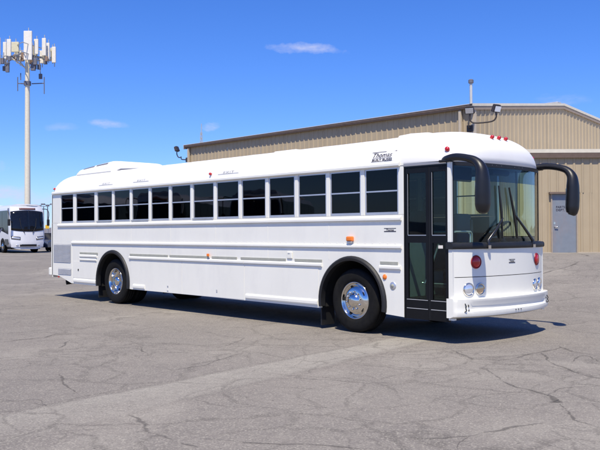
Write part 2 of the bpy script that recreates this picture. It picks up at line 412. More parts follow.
def crack_material():
    m = bpy.data.materials.new('crack_dirt'); m.use_nodes = True; t = m.node_tree; L = t.links.new; b = t.nodes['Principled BSDF']
    b.inputs['Base Color'].default_value = (.088, .079, .073, 1); b.inputs['Roughness'].default_value = .95; b.inputs['Specular IOR Level'].default_value = .2
    a = t.nodes.new('ShaderNodeAttribute'); a.attribute_name = 'across'
    g = t.nodes.new('ShaderNodeTexCoord'); n = t.nodes.new('ShaderNodeTexNoise'); n.inputs['Scale'].default_value = 24; n.inputs['Detail'].default_value = 5; n.inputs['Roughness'].default_value = .75
    n2 = t.nodes.new('ShaderNodeTexNoise'); n2.inputs['Scale'].default_value = 3.2; n2.inputs['Detail'].default_value = 3
    L(g.outputs['Object'], n.inputs['Vector']); L(g.outputs['Object'], n2.inputs['Vector'])
    def M(op, x, y):
        k = t.nodes.new('ShaderNodeMath'); k.operation = op
        for q, v in enumerate((x, y)):
            if isinstance(v, (int, float)): k.inputs[q].default_value = v
            else: L(v, k.inputs[q])
        return k.outputs[0]
    e = M('ADD', a.outputs['Fac'], M('MULTIPLY', M('SUBTRACT', n.outputs['Fac'], .5), 1.1))
    e = M('ADD', e, M('MULTIPLY', M('SUBTRACT', n2.outputs['Fac'], .47), 2.2))
    r = t.nodes.new('ShaderNodeMapRange'); r.interpolation_type = 'SMOOTHSTEP'
    for k, v in (('From Min', .18), ('From Max', .78), ('To Min', .34), ('To Max', 0)): r.inputs[k].default_value = v
    L(e, r.inputs['Value'])
    r2 = t.nodes.new('ShaderNodeMapRange'); r2.interpolation_type = 'SMOOTHSTEP'       # nothing left at the strip's rim
    for k, v in (('From Min', .7), ('From Max', 1.0), ('To Min', 1), ('To Max', 0)): r2.inputs[k].default_value = v
    L(a.outputs['Fac'], r2.inputs['Value'])
    tr = t.nodes.new('ShaderNodeBsdfTransparent'); x = t.nodes.new('ShaderNodeMixShader'); o = t.nodes['Material Output']
    L(M('MULTIPLY', r.outputs[0], r2.outputs[0]), x.inputs[0]); L(tr.outputs[0], x.inputs[1]); L(b.outputs[0], x.inputs[2]); L(x.outputs[0], o.inputs['Surface'])
    return m
CRACKM = crack_material()
def crack(pix, wid, seed):
    rnd = random.Random(seed); P = []
    for (a, b), (c, d) in zip(pix, pix[1:]):
        A, B = gpt(a, b), gpt(c, d); n = max(2, int((B-A).length/.05))
        for i in range(n): P.append(A.lerp(B, i/n))
    P.append(gpt(*pix[-1])); vv = []; at = []; off = 0; o2 = 0; vel = 0
    for i, p in enumerate(P):
        d = P[min(i+1, len(P)-1)]-P[max(i-1, 0)]; nrm = Vector((-d.y, d.x, 0)).normalized()
        vel = vel*.2 + rnd.uniform(-.017, .017); off = off*.90 + vel; o2 = o2*.7 + rnd.uniform(-.25, .25)
        w_ = wid*3.6*max(.45, .8+o2)*min(1, .25+.12*min(i, len(P)-1-i))
        c = p + nrm*off; z = H(c.x, c.y)+.004
        for k, e in ((1, 1.), (0, 0.), (-1, 1.)):
            vv.append((c.x+nrm.x*w_/2*k, c.y+nrm.y*w_/2*k, z)); at.append(e)
    F = []
    for i in range(len(P)-1):
        F += [(3*i, 3*i+1, 3*i+4, 3*i+3), (3*i+1, 3*i+2, 3*i+5, 3*i+4)]
    o = mesh('crack', vv, F, CRACKM, ground)
    a_ = o.data.attributes.new('across', 'FLOAT', 'POINT'); a_.data.foreach_set('value', at)
for i, (pix, wd) in enumerate([
    ([(130, 415), (146, 424), (151, 433), (166, 436), (180, 444), (196, 448)], .030),
    ([(200, 439.5), (240, 441), (290, 443), (340, 444.5), (393, 447.5)], .022),
    ([(60, 372), (68, 385), (75, 393)], .020), ([(0, 402), (18, 401), (38, 400), (48, 406)], .020),
    ([(450, 350), (474, 359), (500, 361), (520, 357), (545, 352), (560, 347)], .026),
    ([(496, 380), (520, 388), (545, 397), (552, 404), (562, 400)], .026),
    ([(545, 397), (562, 388), (600, 386)], .018), ([(540, 352), (552, 364), (575, 374), (600, 380)], .022),
    ([(505, 397), (520, 390), (500, 376), (480, 368)], .016), ([(400, 437), (430, 439), (470, 436), (510, 428), (548, 424)], .02),
    ([(460, 450), (463, 441), (474, 436)], .02), ([(140, 347), (142, 352), (150, 357), (170, 356)], .02),
    ([(568, 276), (585, 273.5), (600, 271.5)], .06), ([(568, 276.5), (580, 279), (590, 283)], .05), ([(540, 291.5), (560, 289.5), (580, 286.5)], .05),
    ([(590, 264.5), (600, 266.5)], .08), ([(0, 343), (20, 340), (45, 338), (60, 333)], .03), ([(55, 350), (62, 345), (68, 340)], .02),
    ([(200, 331), (222, 336), (246, 338), (232, 345), (208, 352)], .014), ([(145, 366), (170, 371), (200, 366), (243, 353)], .016),
    ([(555, 345), (575, 352), (600, 356)], .02), ([(570, 362), (585, 356), (600, 362)], .02), ([(560, 404), (575, 420), (600, 428)], .016)]):
    crack(pix, wd, 100+i)

# ------------------------------------------------------------------ the white bus  (x forward, near side y = 0, far side y = 2.44)
W = 2.44; YC = 1.22; XR = -12.40
bus = thing('transit_bus', 'long white flat-front transit style school bus with roof air unit', 'bus', (-6.0, YC, 0), world_parts=True)
def fx(y, b=.20, n=2.6): return b*(1-min(1, abs(y-YC)/YC)**n)
WIN = [(-11.87, -11.265), (-11.08, -10.21)] + [(-10.04+.7645*i, -10.04+.7645*i+.63) for i in range(12)]
ZB, ZT = 1.905, 2.555
def arch_pts(cx, r, zb, cz=.49, n=18):
    return [(cx-r-.001, zb)] + [(cx+r*math.cos(a), cz+r*math.sin(a)) for a in [math.pi*(1-i/n) for i in range(n+1)]] + [(cx+r+.001, zb)]
RW, FWX = -9.35, -1.94
def far(y, f): return W-y if f else y
def side(f):
    q = lambda y: far(y, f)
    def bx(name, x0, x1, y0, y1, z0, z1, m, parent=bus, bev=0): return box(name, (x0, q(y0), z0), (x1, q(y1), z1), m, parent, bev)
    # lower side sheet with wheel arches
    xe = -.87
    out = [(XR+.02, 1.86), (XR, .62), (XR+.02, .56), (-11.96, .54), (-11.32, .385)] + arch_pts(RW, .71, .375) + arch_pts(FWX, .71, .352) + [(xe, .330), (xe, 1.86)]
    low = [p for p in out[1:-1]]                       # bottom edge, rear to front
    bm = bmesh.new(); cols = []
    for (x, z) in low:
        cols.append([bm.verts.new((x, q(y), zz)) for y, zz in ((0, z), (0, 1.86), (.05, 1.86), (.05, z))])
    for A, B in zip(cols, cols[1:]):
        for k in range(4): bm.faces.new((A[k], B[k], B[(k+1) % 4], A[(k+1) % 4]))
    bm.faces.new(cols[0]); bm.faces.new(cols[-1][::-1])
    bmobj('side_panel', bm, WHITE, bus)
    # window band: pillars, header
    xs = [XR+.02] + [c for w_ in WIN for c in (w_[0]-.028, w_[1]+.028)] + [-.87]
    for i in range(0, len(xs), 2):
        bx('window_pillar', xs[i], xs[i+1], 0, .05, 1.862, 2.585, WHITE, bev=.004)
    bx('window_header', XR+.02, -.87, .001, .05, 2.587, 2.64, WHITE)
    for i, (a, b) in enumerate(WIN):
        z0, z1 = 1.864, 2.585; fr = bmesh.new(); a0, b0 = a-.026, b+.026
        zb = ZB; 
        add_box(fr, (a0, q(.014), z0), (b0, q(.045), zb)); add_box(fr, (a0, q(.014), ZT), (b0, q(.045), z1))
        add_box(fr, (a0, q(.014), zb), (a, q(.045), ZT)); add_box(fr, (b, q(.014), zb), (b0, q(.045), ZT))
        add_box(fr, (a, q(.010), 2.214), (b, q(.045), 2.236))
        wf = bmobj('window', fr, ALU, bus)
        gl = G_CLEAR if (f and i >= 13) else G_SIDE
        box('pane', (a+.001, q(.028), zb+.001), (b-.001, q(.032), 2.213), gl, wf)
        box('pane', (a+.001, q(.022), 2.237), (b-.001, q(.026), ZT-.001), gl, wf)
        if i in (2, 4, 7):        # emergency exit windows: sill bar
            bx('window_sill', a0, b0, -.018, -.001, 1.872, 1.888, ALU, wf)
    # rub rails: convex sections standing off the sheet
    def rail(name, x0, x1, z0, z1, d=.022, m=WHITE):
        h = z1-z0
        pr = [(.0005, z0), (-d*.8, z0), (-d, z0+h*.18), (-d, z1-h*.35), (-d*.45, z1), (.0005, z1)]
        pr = [(q(-.0005+y), z) for y, z in pr]
        prism(name, pr, 'x', x0, x1, m, bus, bev=0)
    rail('drip_rail', XR+.10, -.93, 2.588, 2.655, .045)
    rail('belt_rail', XR+.38, -.905, 1.772, 1.838, .034)
    rail('rub_rail', -11.29, -.905, 1.350, 1.408, .030)
    xw = -.905
    for x0, x1 in ((-10.88, -10.06), (-8.62, -4.63), (-4.62, -2.60), (-1.34, -.985+.06)):
        rail('rub_rail', x0, x1, 1.035, 1.098, .028)
    for x0, x1 in ((-10.88, -10.02), (-8.60, -7.12), (-7.05, -5.71), (-5.61, -4.845), (-4.725, -3.49), (-3.26, -2.603), (-1.328, -.981)):
        bx('moulding_insert', x0, x1, -.012, -.0005, 1.106, 1.150, STRIP)
    rail('rub_rail', -10.88, -10.08, .955, 1.005, .024)
    for x0, x1, z in ((-4.58, -2.70, .400), (-8.46, -8.0, .405), (-11.19, -10.10, .425)):
        rail('skirt_rail', x0, x1, z, z+.085, .024)
    # access panels on the skirt, a shade proud
    for x0, x1 in ((-8.58, -6.62), (-6.61, -4.635), (-4.61, -2.69)):
        prism('access_panel', [(x0, .372), (x1, .372), (x1, 1.030), (x0, 1.030)], 'y', q(-.004), q(-.0006), WHITE, bus)
    for x0, x1, z0, z1 in ((-11.22, -10.12, .53, .93),):
        bx('access_panel', x0, x1, -.004, -.0006, z0, z1, WHITE)
    bx('seam_strip', -11.30, -11.285, -.006, -.0005, .42, 1.34, WHITE)
    for k in range(6):
        x = -10.09+.7645*2*k
        bx('seam_strip', x-.007, x+.007, -.0025, -.0005, 1.41, 1.770, WHITE); bx('seam_strip', x-.007, x+.007, -.0025, -.0005, 1.152, 1.348, WHITE)
    # engine grilles: frame and louvres
    for x0, x1, z0, z1 in ((-12.27, -11.35, .885, 1.335), (-12.02, -11.33, .585, .735)):
        gb = bx('engine_grille', x0, x1, -.003, -.0007, z0, z1, mat('grille_back', (.34, .345, .35), .6))
        n = int((z1-z0)/.03)
        for k in range(n):
            z = z0+.008+k*(z1-z0-.01)/n
            prism('louvre', [(q(-.004), z), (q(-.016), z+.004), (q(-.004), z+.021)], 'x', x0+.01, x1-.01, GREY_GR, gb)
    # small fittings
    bx('latch', -7.14, -7.10, -.012, -.005, .49, .515, ALU); bx('latch', -7.15, -7.10, -.012, -.005, .405, .42, GREY_GR)
    bx('latch', -5.475, -5.44, -.012, -.005, .47, .515, GREY_GR); bx('latch', -10.98, -10.94, -.012, -.005, .70, .745, DARK)
    pl = bx('hose_cover', -3.45, -3.32, -.02, -.0006, 1.15, 1.27, WHITE, bev=.012)
    bx('latch', -3.42, -3.37, -.024, -.0205, 1.235, 1.25, GREY_GR, pl)
    # arch flares and wells
    for cx in (RW, FWX):
        bm = bmesh.new(); n = 30; a0, a1 = R(-9), R(189); rings = []
        for i in range(n+1):
            a = a0+(a1-a0)*i/n; ca, sa = math.cos(a), math.sin(a)
            rings.append([bm.verts.new((cx+r*ca, q(y), .49+r*sa)) for r, y in ((.735, -.001), (.725, -.03), (.700, -.045), (.660, -.035), (.655, .06), (.712, .06))])
        for A, B in zip(rings, rings[1:]):
            for k in range(6): bm.faces.new((A[k], A[(k+1) % 6], B[(k+1) % 6], B[k]))
        bm.faces.new(rings[0]); bm.faces.new(rings[-1])
        smooth_angle(bmobj('wheel_arch', bm, BLACK, bus), 40)
        grid('wheel_well', lambda a, y: (cx+.71*math.cos(a), q(y), .49+.71*math.sin(a)), lin(R(-10), R(190), 20), lin(.051, .80, 2), DARK, bus)
        prism('wheel_well', [(cx+.71*math.cos(a), .49+.71*math.sin(a)) for a in lin(R(-10), R(190), 20)], 'y', q(.80), q(.82), DARK, bus)
    # mud flap
    bx('mud_flap', FWX-.76, FWX-.735, .06, .36, .06, .50, BLACK); bx('mud_flap', RW-.76, RW-.735, .06, .60, .10, .50, BLACK)
    # lamps
    def dome(name, x, z, r, h, m, y=0, parent=bus):
        me = lathe_mesh([(0, -h), (r*.5, -h*.9), (r*.85, -h*.55), (r, -.2*h), (r, 0)], 18)
        o = link(name, me, m, parent, True); o.matrix_basis = Matrix.Translation((x, q(y), z)) @ (Matrix.Rotation(math.pi, 4, 'Z') if f else Matrix())
        return o
    bx('turn_signal', -2.01, -1.875, -.06, -.0005, 1.455, 1.535, AMBER, bev=.02); bx('turn_signal', -2.0, -1.91, -.045, -.0005, 1.430, 1.4545, ALU)
    bx('side_marker', -5.73, -5.655, -.05, -.0305, 1.145, 1.20, AMBER, bev=.01); dome('side_marker', -1.245, .915, .042, .022, AMBER)
    fc = dome('fuel_cap', -1.081, .788, .062, .018, ALU)
    dome('cap_centre', -1.081, .788, .034, .028, mat('fuel_cap_centre', (.33, .33, .26), .5), parent=bus)
    # ticking of rivets along the belt and the skirt (one joined part)
    bm = bmesh.new()
    for z in (1.742, 1.43, 1.335):
        x = -12.2
        while x < -.92:
            if not (x < -11.3 and z < 1.4): bmesh.ops.create_cube(bm, size=.009, matrix=Matrix.Translation((x, q(-.001), z)))
            x += .153
    o = bmobj('rivets', bm, WHITE, bus); o['kind'] = 'stuff'
side(False); side(True)

# far side: driver's window over a closed panel, near side has the door here
box('side_panel', (-.869, W-.05, 1.50), (-.80, W, 2.60), WHITE, bus); box('side_panel', (-.869, W-.05, .335), (-.06, W, 1.499), WHITE, bus)
dwf = box('window', (-.80, W-.04, 1.50), (-.10, W-.015, 1.525), BLACK, bus); box('pane', (-.799, W-.03, 1.526), (-.101, W-.026, 2.60), G_CLEAR, dwf); box('window_bar', (-.46, W-.034, 1.527), (-.44, W-.022, 2.599), BLACK, dwf)
box('window_header', (-.87, W-.05, 2.6005), (-.05, W-.001, 2.66), WHITE, bus)

# roof shell
def roof_front(y):
    c = min(1, abs(y-YC)/YC); return fx(y)-.045-.045*c**6
def roofz(x, y, e=None):
    c = min(1, abs(y-YC)/YC); base = (1-c**2.7)**(1/2.4)
    xf = roof_front(y); t = 0
    if x > -1.1: t = min(1, (x+1.1)/(xf+1.1)); E = (1-t**3.3)**(1/3.3)
    elif x < -12.08:
        xr = XR + .05*c**5; t = min(1, (-12.08-x)/(-12.08-xr)); E = (1-t**2.4)**(1/2.4)
    else: E = 1
    return 2.575 + base*E*(.565 + .02*math.exp(-((x+.8)/.7)**2))
def roof():
    th = lin(0, math.pi, 41); ys = []
    for a in th:
        c = math.cos(a); ys.append(YC-YC*math.copysign(abs(c)**.75, c))
    nx = 26
    verts = []; ny = len(ys)
    rows = []
    for i in range(nx+1): rows.append(('r', math.sin(i/nx*math.pi/2)))
    xsr = [('m', v) for v in lin(-12.08, -1.1, 14)]
    for i in range(nx+1): pass
    seq = [('r', 1-math.sin((1-i/nx)*0+0)) for i in range(0)]
    for i in range(nx, 0, -1): seq.append(('r', math.sin(i/nx*math.pi/2)))
    seq += xsr
    for i in range(1, nx+1): seq.append(('f', math.sin(i/nx*math.pi/2)))
    for k, s in seq:
        for y in ys:
            c = min(1, abs(y-YC)/YC)
            if k == 'm': x = s
            elif k == 'r': x = -12.08 - s*(-12.08-(XR+.05*c**5))
            else: x = -1.1 + s*(roof_front(y)+1.1)
            verts.append((x, y, roofz(x, y)))
    nr = len(seq)
    faces = [(i*ny+j, i*ny+j+1, (i+1)*ny+j+1, (i+1)*ny+j) for i in range(nr-1) for j in range(ny-1)]
    o = mesh('roof', verts, faces, WHITE_ROOF, bus, True)
    o.data.flip_normals()
    md = o.modifiers.new('thickness', 'SOLIDIFY'); md.thickness = .03; md.offset = -1
    return o
roof()
def roof_y(z):       # near-side y of the roof skin at height z
    b = (z-2.575)/.565; c = (1-b**2.4)**(1/2.7); return YC-YC*c
def roof_yx(x, z):   # the same, also valid on the rounded ends
    a, b = 0.0, YC
    for _ in range(30):
        m_ = (a+b)/2
        if roofz(x, m_) < z: a = m_
        else: b = m_
    return b
on_roof = lambda x, z: (x, roof_yx(x, z)-.005, z)
# roof seams
for x in [-1.12] + [-11.0+.98*i for i in range(11)]:
    bm = bmesh.new(); vv = []
    ys = [YC-YC*math.copysign(abs(math.cos(a))**.75, math.cos(a)) for a in lin(.12, math.pi-.12, 31)]
    h = .010 if x > -1.2 else .0025
    wv_ = .05 if x > -1.2 else .02
    A = [[bm.verts.new((x+dx, y, roofz(x, y)+dz)) for y in ys] for dx, dz in ((-wv_, -.004), (-wv_, h), (wv_, h), (wv_, -.004))]
    for k in range(3):
        for j in range(len(ys)-1): bm.faces.new((A[k][j], A[k][j+1], A[k+1][j+1], A[k+1][j]))
    bmobj('roof_seam', bm, WHITE_ROOF, bus)
hat = prism('roof_hatch', [(-1.75, 3.12), (-1.05, 3.12), (-1.10, 3.185), (-1.45, 3.20), (-1.70, 3.185)], 'y', .90, 1.54, WHITE_ROOF, bus, bev=.01)
prism('roof_hatch', [(-4.85, 3.12), (-4.15, 3.12), (-4.20, 3.165), (-4.8, 3.165)], 'y', .90, 1.54, WHITE_ROOF, bus, bev=.01)
# roof air conditioner: streamlined fairing
def acz(x, y):
    c = min(1, abs(y-YC)/.78)
    prof = [(-11.95, 0), (-11.90, .42), (-11.80, .62), (-11.5, .74), (-10.9, .90), (-10.35, 1.0), (-10.24, .97), (-10.18, .80), (-10.15, .40), (-10.13, 0)]
    h = 0
    for (a, p), (b, q) in zip(prof, prof[1:]):
        if a <= x <= b: t = (x-a)/(b-a); h = p+(q-p)*t
    return 3.04 + .31*h*(1-c**9)**(1/4.0)
acx = [-11.95, -11.93, -11.90, -11.85, -11.80, -11.65, -11.5, -11.2, -10.9, -10.6, -10.35, -10.29, -10.24, -10.21, -10.18, -10.165, -10.15, -10.14, -10.13]
acy = [YC-.78*math.copysign(abs(math.cos(a))**.6, math.cos(a)) for a in lin(0, math.pi, 25)]
ac = grid('roof_air_conditioner', lambda x, y: (x, y, acz(x, y)), acx, acy, WHITE_ROOF, bus, True)
for x0, x1 in ((-11.60, -11.05), (-10.95, -10.40)):
    pts = []
    grid('vent_slot', lambda x, y: (x, y, acz(x, y)+.006), lin(x0, x1, 5), lin(.468, .50, 4), mat('vent_dark', (.16, .16, .18), .6), ac)
prism('vent_slot', [(.56, 3.100), (1.25, 3.165), (1.20, 3.188), (.66, 3.150)], 'x', -10.135, -10.105, mat('vent_dark', (.16, .16, .18), .6), ac)

box('base_shade_line', (-11.88, .440, 3.062), (-10.20, .452, 3.088), mat('shade_line_grey', (.42, .42, .42), .7), ac)  # thin grey strip stands in for the shade line along the unit's base
# lettering on the roof side and the badges
place_text('lettering', 'Thomas', -1.50, -1.115, 2.750, 2.822, on_roof, INK, bus, shear=.25, bold=.01)
place_text('lettering', 'BUILT BUSES', -1.50, -1.10, 2.694, 2.730, on_roof, INK, bus, bold=.025)
def decal_line(a, b, h, t=.008, m=INK, fn=on_roof):
    vv = [fn(x, z) for x in lin(a, b, 4) for z in (h, h+t)]
    mesh('decal_line', vv, [(2*i, 2*i+2, 2*i+3, 2*i+1) for i in range(3)], m, bus)
decal_line(-1.54, -1.04, 2.832); decal_line(-1.52, -1.10, 2.684, .006); decal_line(-1.50, -1.12, 2.738, .004)
for a in (-10.04+.03, -10.04+.7645*2, -10.04+.7645*6+.0):
    place_text('lettering', 'EXIT', a+.17, a+.50, 2.728, 2.768, on_roof, GREYINK, bus, spacing=1.1, bold=.01)
    decal_line(a+.02, a+.64, 2.712, .011, GREYINK)
on_side = lambda x, z: (x, -.0025, z)
def badge(fn, a, b, h0, h1):
    d = h1-h0
    decal_line(a, b, h1-d*.16, d*.16, INK, fn); decal_line(a, b, h0, d*.24, INK, fn)
    place_text('lettering', 'Thomas', a+(b-a)*.17, b-(b-a)*.17, h0+d*.28, h1-d*.2, fn, INK, bus, shear=.2, bold=.02)
badge(on_side, -1.254, -1.017, 1.602, 1.660)
on_front = lambda y, z: (fx(y)+.0045, y, z)
badge(on_front, 1.14, 1.31, 1.132, 1.188)

# roof marker lamps
def marker(p, d, r=.03):
    d = Vector(d).normalized()
    b = link('marker_lamp', lathe_mesh([(0, .055), (r*.8, .048), (r*1.05, .025), (r*.9, 0), (r*.5, -.02)], 14, 'z'), RED, bus, True)
    b.matrix_basis = Matrix.Translation(p) @ d.to_track_quat('Z', 'Y').to_matrix().to_4x4()
for y in (1.22-.185, 1.22, 1.22+.185): marker((-.02, y, roofz(-.02, y)+.004), (1, 0, .9), .030)
marker((-.13, roof_yx(-.13, 2.775), 2.775), (.2, -1, .45), .036); marker((-.13, W-roof_yx(-.13, 2.775), 2.775), (.2, 1, .45), .036)
for x, z in ((-5.66, 2.735), (-12.24, 2.73)):
    marker((x, roof_yx(x, z), z), (0, -1, .15), .026); marker((x, W-roof_yx(x, z), z), (0, 1, .15), .026)

# front: lower panels, headlamps, bumper
def front_sheet(name, z0, z1, m, off=0, y0=.0, y1=W, thick=.03, ny=33):
    """closed curved slab following the front's plan"""
    ys = lin(y0, y1, ny); bm = bmesh.new()
    R_ = [[bm.verts.new((fx(y)+off-dx, y, z)) for y in ys] for dx, z in ((0, z0), (0, z1), (thick, z1), (thick, z0))]
    for k in range(4):
        for j in range(ny-1): bm.faces.new((R_[k][j], R_[k][j+1], R_[(k+1) % 4][j+1], R_[(k+1) % 4][j]))
    bm.faces.new([r[0] for r in R_]); bm.faces.new([r[-1] for r in R_][::-1])
    return smooth_angle(bmobj(name, bm, m, bus), 40)
front_sheet('front_panel', .956, 1.352, WHITE)
front_sheet('front_panel', .60, .946, WHITE)
front_sheet('seam_backing', .62, 1.34, DARK, -.034, .02, W-.02)
for yy in (0, W):                       # corner posts behind the front panels
    s = 1 if yy == 0 else -1
    box('corner_post', (-.03, yy, .345), (.0-.031, yy+s*.07, 2.60), WHITE, bus) if False else None
    box('corner_post', (-.058, yy+s*.001, .345), (-.031, yy+s*.09, 1.352), WHITE, bus)
    box('windshield_pillar', (-.075, yy, 1.449), (-.016, yy+s*.055, 2.60), WHITE if yy == 0 else BLACK, bus, bev=.008) if yy == 0 else box('windshield_pillar', (-.10, yy-.004, 1.449), (-.062, yy-.055, 2.60), BLACK, bus, bev=.004)
bump_prof = [(-.02, .655), (.085, .655), (.098, .645), (.098, .605), (.062, .545), (.062, .50), (.100, .468), (.104, .43), (.092, .395), (.04, .372), (-.02, .372)]
def bumper():
    bm = bmesh.new(); rows = []
    ys = [-.035, -.02, .0] + lin(.06, W-.06, 35) + [W, W+.02, W+.035]
    for y in ys:
        yy = min(max(y, 0), W); e = 0
        if y < .0 or y > W: e = -.05 if abs(y-YC) > YC+.03 else -.015
        end = 0 if (.22 < y < W-.22) else 1
        row = []
        for dx, z in bump_prof:
            if end and .47 < z < .62 and dx < .07: dx = .095
            row.append(bm.verts.new((fx(yy)+dx+e, y, z + .012*max(0, (abs(y-YC)-.6))*(1 if z < .5 else 0))))
        rows.append(row)
    n = len(bump_prof)
    for A, B in zip(rows, rows[1:]):
        for k in range(n): bm.faces.new((A[k], B[k], B[(k+1) % n], A[(k+1) % n]))
    bm.faces.new(rows[0]); bm.faces.new(rows[-1][::-1])
    return smooth_angle(bmobj('bumper', bm, WHITE, bus), 32)
bp_ = bumper()
for y in (.14, W-.14):
    for dy in (-.028, .03):
        tube('tow_hook', [(fx(y)+.088, y+dy, .585), (fx(y)+.115, y+dy-.01, .55), (fx(y)+.09, y+dy+.015, .52), (fx(y)+.115, y+dy, .49), (fx(y)+.09, y+dy-.012, .465)], .007, DARK, bp_, 6)
for y in (1.16, 1.30, 1.23):
    box('bolt', (fx(y)+.098, y-.008, .44), (fx(y)+.112, y+.008, .452), DARK, bp_)
box('corner_skirt', (-.025, -.002, .345), (.03, .06, .371), WHITE, bus); box('corner_skirt', (-.025, W-.06, .345), (.03, W+.002, .371), WHITE, bus)
box('side_return', (-.030, .0005, .62), (.012, .05, 1.35), WHITE, bus); box('side_return', (-.030, W-.05, .62), (.012, W-.0005, 1.35), WHITE, bus)
def lamp(name, y, z, r, h, m, rim=None):
    n = Vector((1, -(fx(y+.02)-fx(y-.02))/.04, 0)).normalized()
    M = Matrix.Translation((fx(y)+.001, y, z)) @ n.to_track_quat('Z', 'Y').to_matrix().to_4x4()
    o = link(name, lathe_mesh([(0, h), (r*.45, h*.93), (r*.8, h*.6), (r*.93, .006), (r*.93, 0)], 28, 'z'), m, bus, True); o.matrix_basis = M
    k = link('bezel', lathe_mesh([(r*.92, 0), (r*.92, .014), (r*1.0, .018), (r*1.10, .010), (r*1.12, 0)], 28, 'z'), rim or CHROME, o, True)
    return o
for y in (.40, W-.40): lamp('warning_lamp', y, 1.165, .088, .03, RED, mat('red_bezel', (.25, .01, .012), .4))
lamp('headlamp', .265, .775, .088, .025, LENS); lamp('headlamp', W-.265, .775, .088, .025, LENS)
lamp('turn_lamp', .475, .775, .080, .022, AMBLENS); lamp('turn_lamp', W-.475, .775, .080, .022, LENS)
# black sill ledge under the windshield
bm = bmesh.new(); ys = [-.02] + lin(.0, W, 33) + [W+.02]; rows = []
for y in ys:
    yy = min(max(y, 0), W)
    rows.append([bm.verts.new((fx(yy)+dx, y, z)) for dx, z in ((-.09, 1.353), (.018, 1.353), (.032, 1.372), (.030, 1.415), (.012, 1.438), (-.09, 1.448))])
for A, B in zip(rows, rows[1:]):
    for k in range(6): bm.faces.new((A[k], B[k], B[(k+1) % 6], A[(k+1) % 6]))
bm.faces.new(rows[0]); bm.faces.new(rows[-1][::-1])
smooth_angle(bmobj('windshield_sill', bm, BLACK, bus), 40)
# windshield: glass, shade band, rubber seal
front_sheet('windshield', 1.449, 2.335, G_WIND, -.055, .075, W-.075, .006)
front_sheet('windshield_shade_band', 2.336, 2.545, G_BAND, -.055, .075, W-.075, .006)
front_sheet('windshield_seal', 2.5455, 2.60, BLACK, -.045, .056, W-.056, .03)
for a, b in ((.0555, .0745), (W-.0745, W-.0555)): front_sheet('windshield_seal', 1.449, 2.545, BLACK, -.046, a, b, .03, 3)
# wipers
def wp(y, z, o=.0): return (fx(y)-.040+o, y, z)
for (py, ey, ez, b0, b1) in ((.62, 1.00, 1.80, (1.02, 1.50), (.93, 2.28)), (1.84, 1.32, 1.86, (1.42, 1.50), (1.20, 2.26))):
    a = tube('wiper', [wp(py, 1.40, .075), wp(py, 1.47, .06), wp((py+ey)/2, (1.45+ez)/2, .05), wp(ey, ez, .035)], [.026, .025, .02, .015], BLACKP, bus, 8)
    tube('wiper_blade', [wp(b0[0], b0[1], .018), wp((b0[0]+b1[0])/2, (b0[1]+b1[1])/2, .03), wp(b1[0], b1[1], .018)], [.016, .024, .014], BLACKP, a, 6)
    tube('wiper_pivot', [wp(py, 1.352, .085), wp(py, 1.40, .08)], [.025, .03], CHROME, a, 10)

# mirrors on swept arms
for s in (1, -1):
    my = lambda y: y if s == 1 else W-y
    path = catmull([(-.20, .10, 2.60), (-.10, .03, 2.635), (.08, -.005, 2.652), (.28, -.02, 2.622), (.43, -.025, 2.568), (.515, -.025, 2.465), (.532, -.02, 2.32), (.530, -.015, 2.12), (.526, -.01, 1.97), (.520, -.005, 1.89), (.510, 0, 1.855)], 5)
    keyr = [.055, .062, .062, .060, .066, .088, .110, .120, .118, .096, .050]
    rad = []
    for i in range(len(keyr)-1):
        for j in range(5): rad.append(keyr[i]+(keyr[i+1]-keyr[i])*j/5)
    rad.append(keyr[-1])
    bm = bmesh.new(); add_tube(bm, [(p.x, my(p.y), p.z) for p in path], rad, 18, ref=(0, 1, 0), squash=[(1.0, .85)]*len(path))
    mo = smooth_angle(bmobj('mirror', bm, MIRBLK, bus), 60)
    g = box('mirror_glass', (.424, my(-.045), 1.99), (.434, my(.010), 2.28), CHROME, mo, bev=.003)
    box('mirror_bracket', (-.20, my(.03), 2.590), (.02, my(-.035), 2.625), BLACK, mo, bev=.012)

# entrance door: two black leaves with glass
box('door_header', (-.868, .012, 2.545), (-.032, .05, 2.62), DOORBLK, bus)
box('door_jamb', (-.868, .004, .315), (-.845, .05, 2.5445), DOORBLK, bus); box('door_jamb', (-.062, .004, .315), (-.0585, .05, 2.5445), DOORBLK, bus)
for a, b in ((-.842, -.412), (-.396, -.0625)):
    bm = bmesh.new(); y0, y1 = .010, .042
    wl = .05
    add_box(bm, (a, y0, .318), (a+wl, y1, 2.54)); add_box(bm, (b-wl, y0, .318), (b, y1, 2.54))
    for z0, z1 in ((.318, .62), (1.44, 1.545), (2.47, 2.54)): add_box(bm, (a+wl, y0+.001, z0), (b-wl, y1, z1))
    lf = bmobj('door_leaf', bm, DOORBLK, bus)
    box('pane', (a+wl, .024, .621), (b-wl, .028, 1.439), G_DOOR, lf); box('pane', (a+wl, .024, 1.546), (b-wl, .028, 2.469), G_DOOR, lf)
    box('trim_line', (a+wl-.004, .0065, 1.546), (b-wl+.004, .0095, 1.556), ALU, lf); box('trim_line', (a+wl-.006, .0065, 1.557), (a+wl-.001, .0095, 2.46), GREY_GR, lf)
    box('trim_line', (a+.02, .0065, .47), (b-.02, .0095, .478), GREY_GR, lf); box('trim_line', (a+.02, .0065, .60), (b-.02, .0095, .607), GREY_GR, lf)
box('door_seal', (-.411, .014, .318), (-.397, .040, 2.54), BLACK, bus)
box('sticker', (-.25, .020, 1.36), (-.17, .0235, 1.405), PANELM, bus)
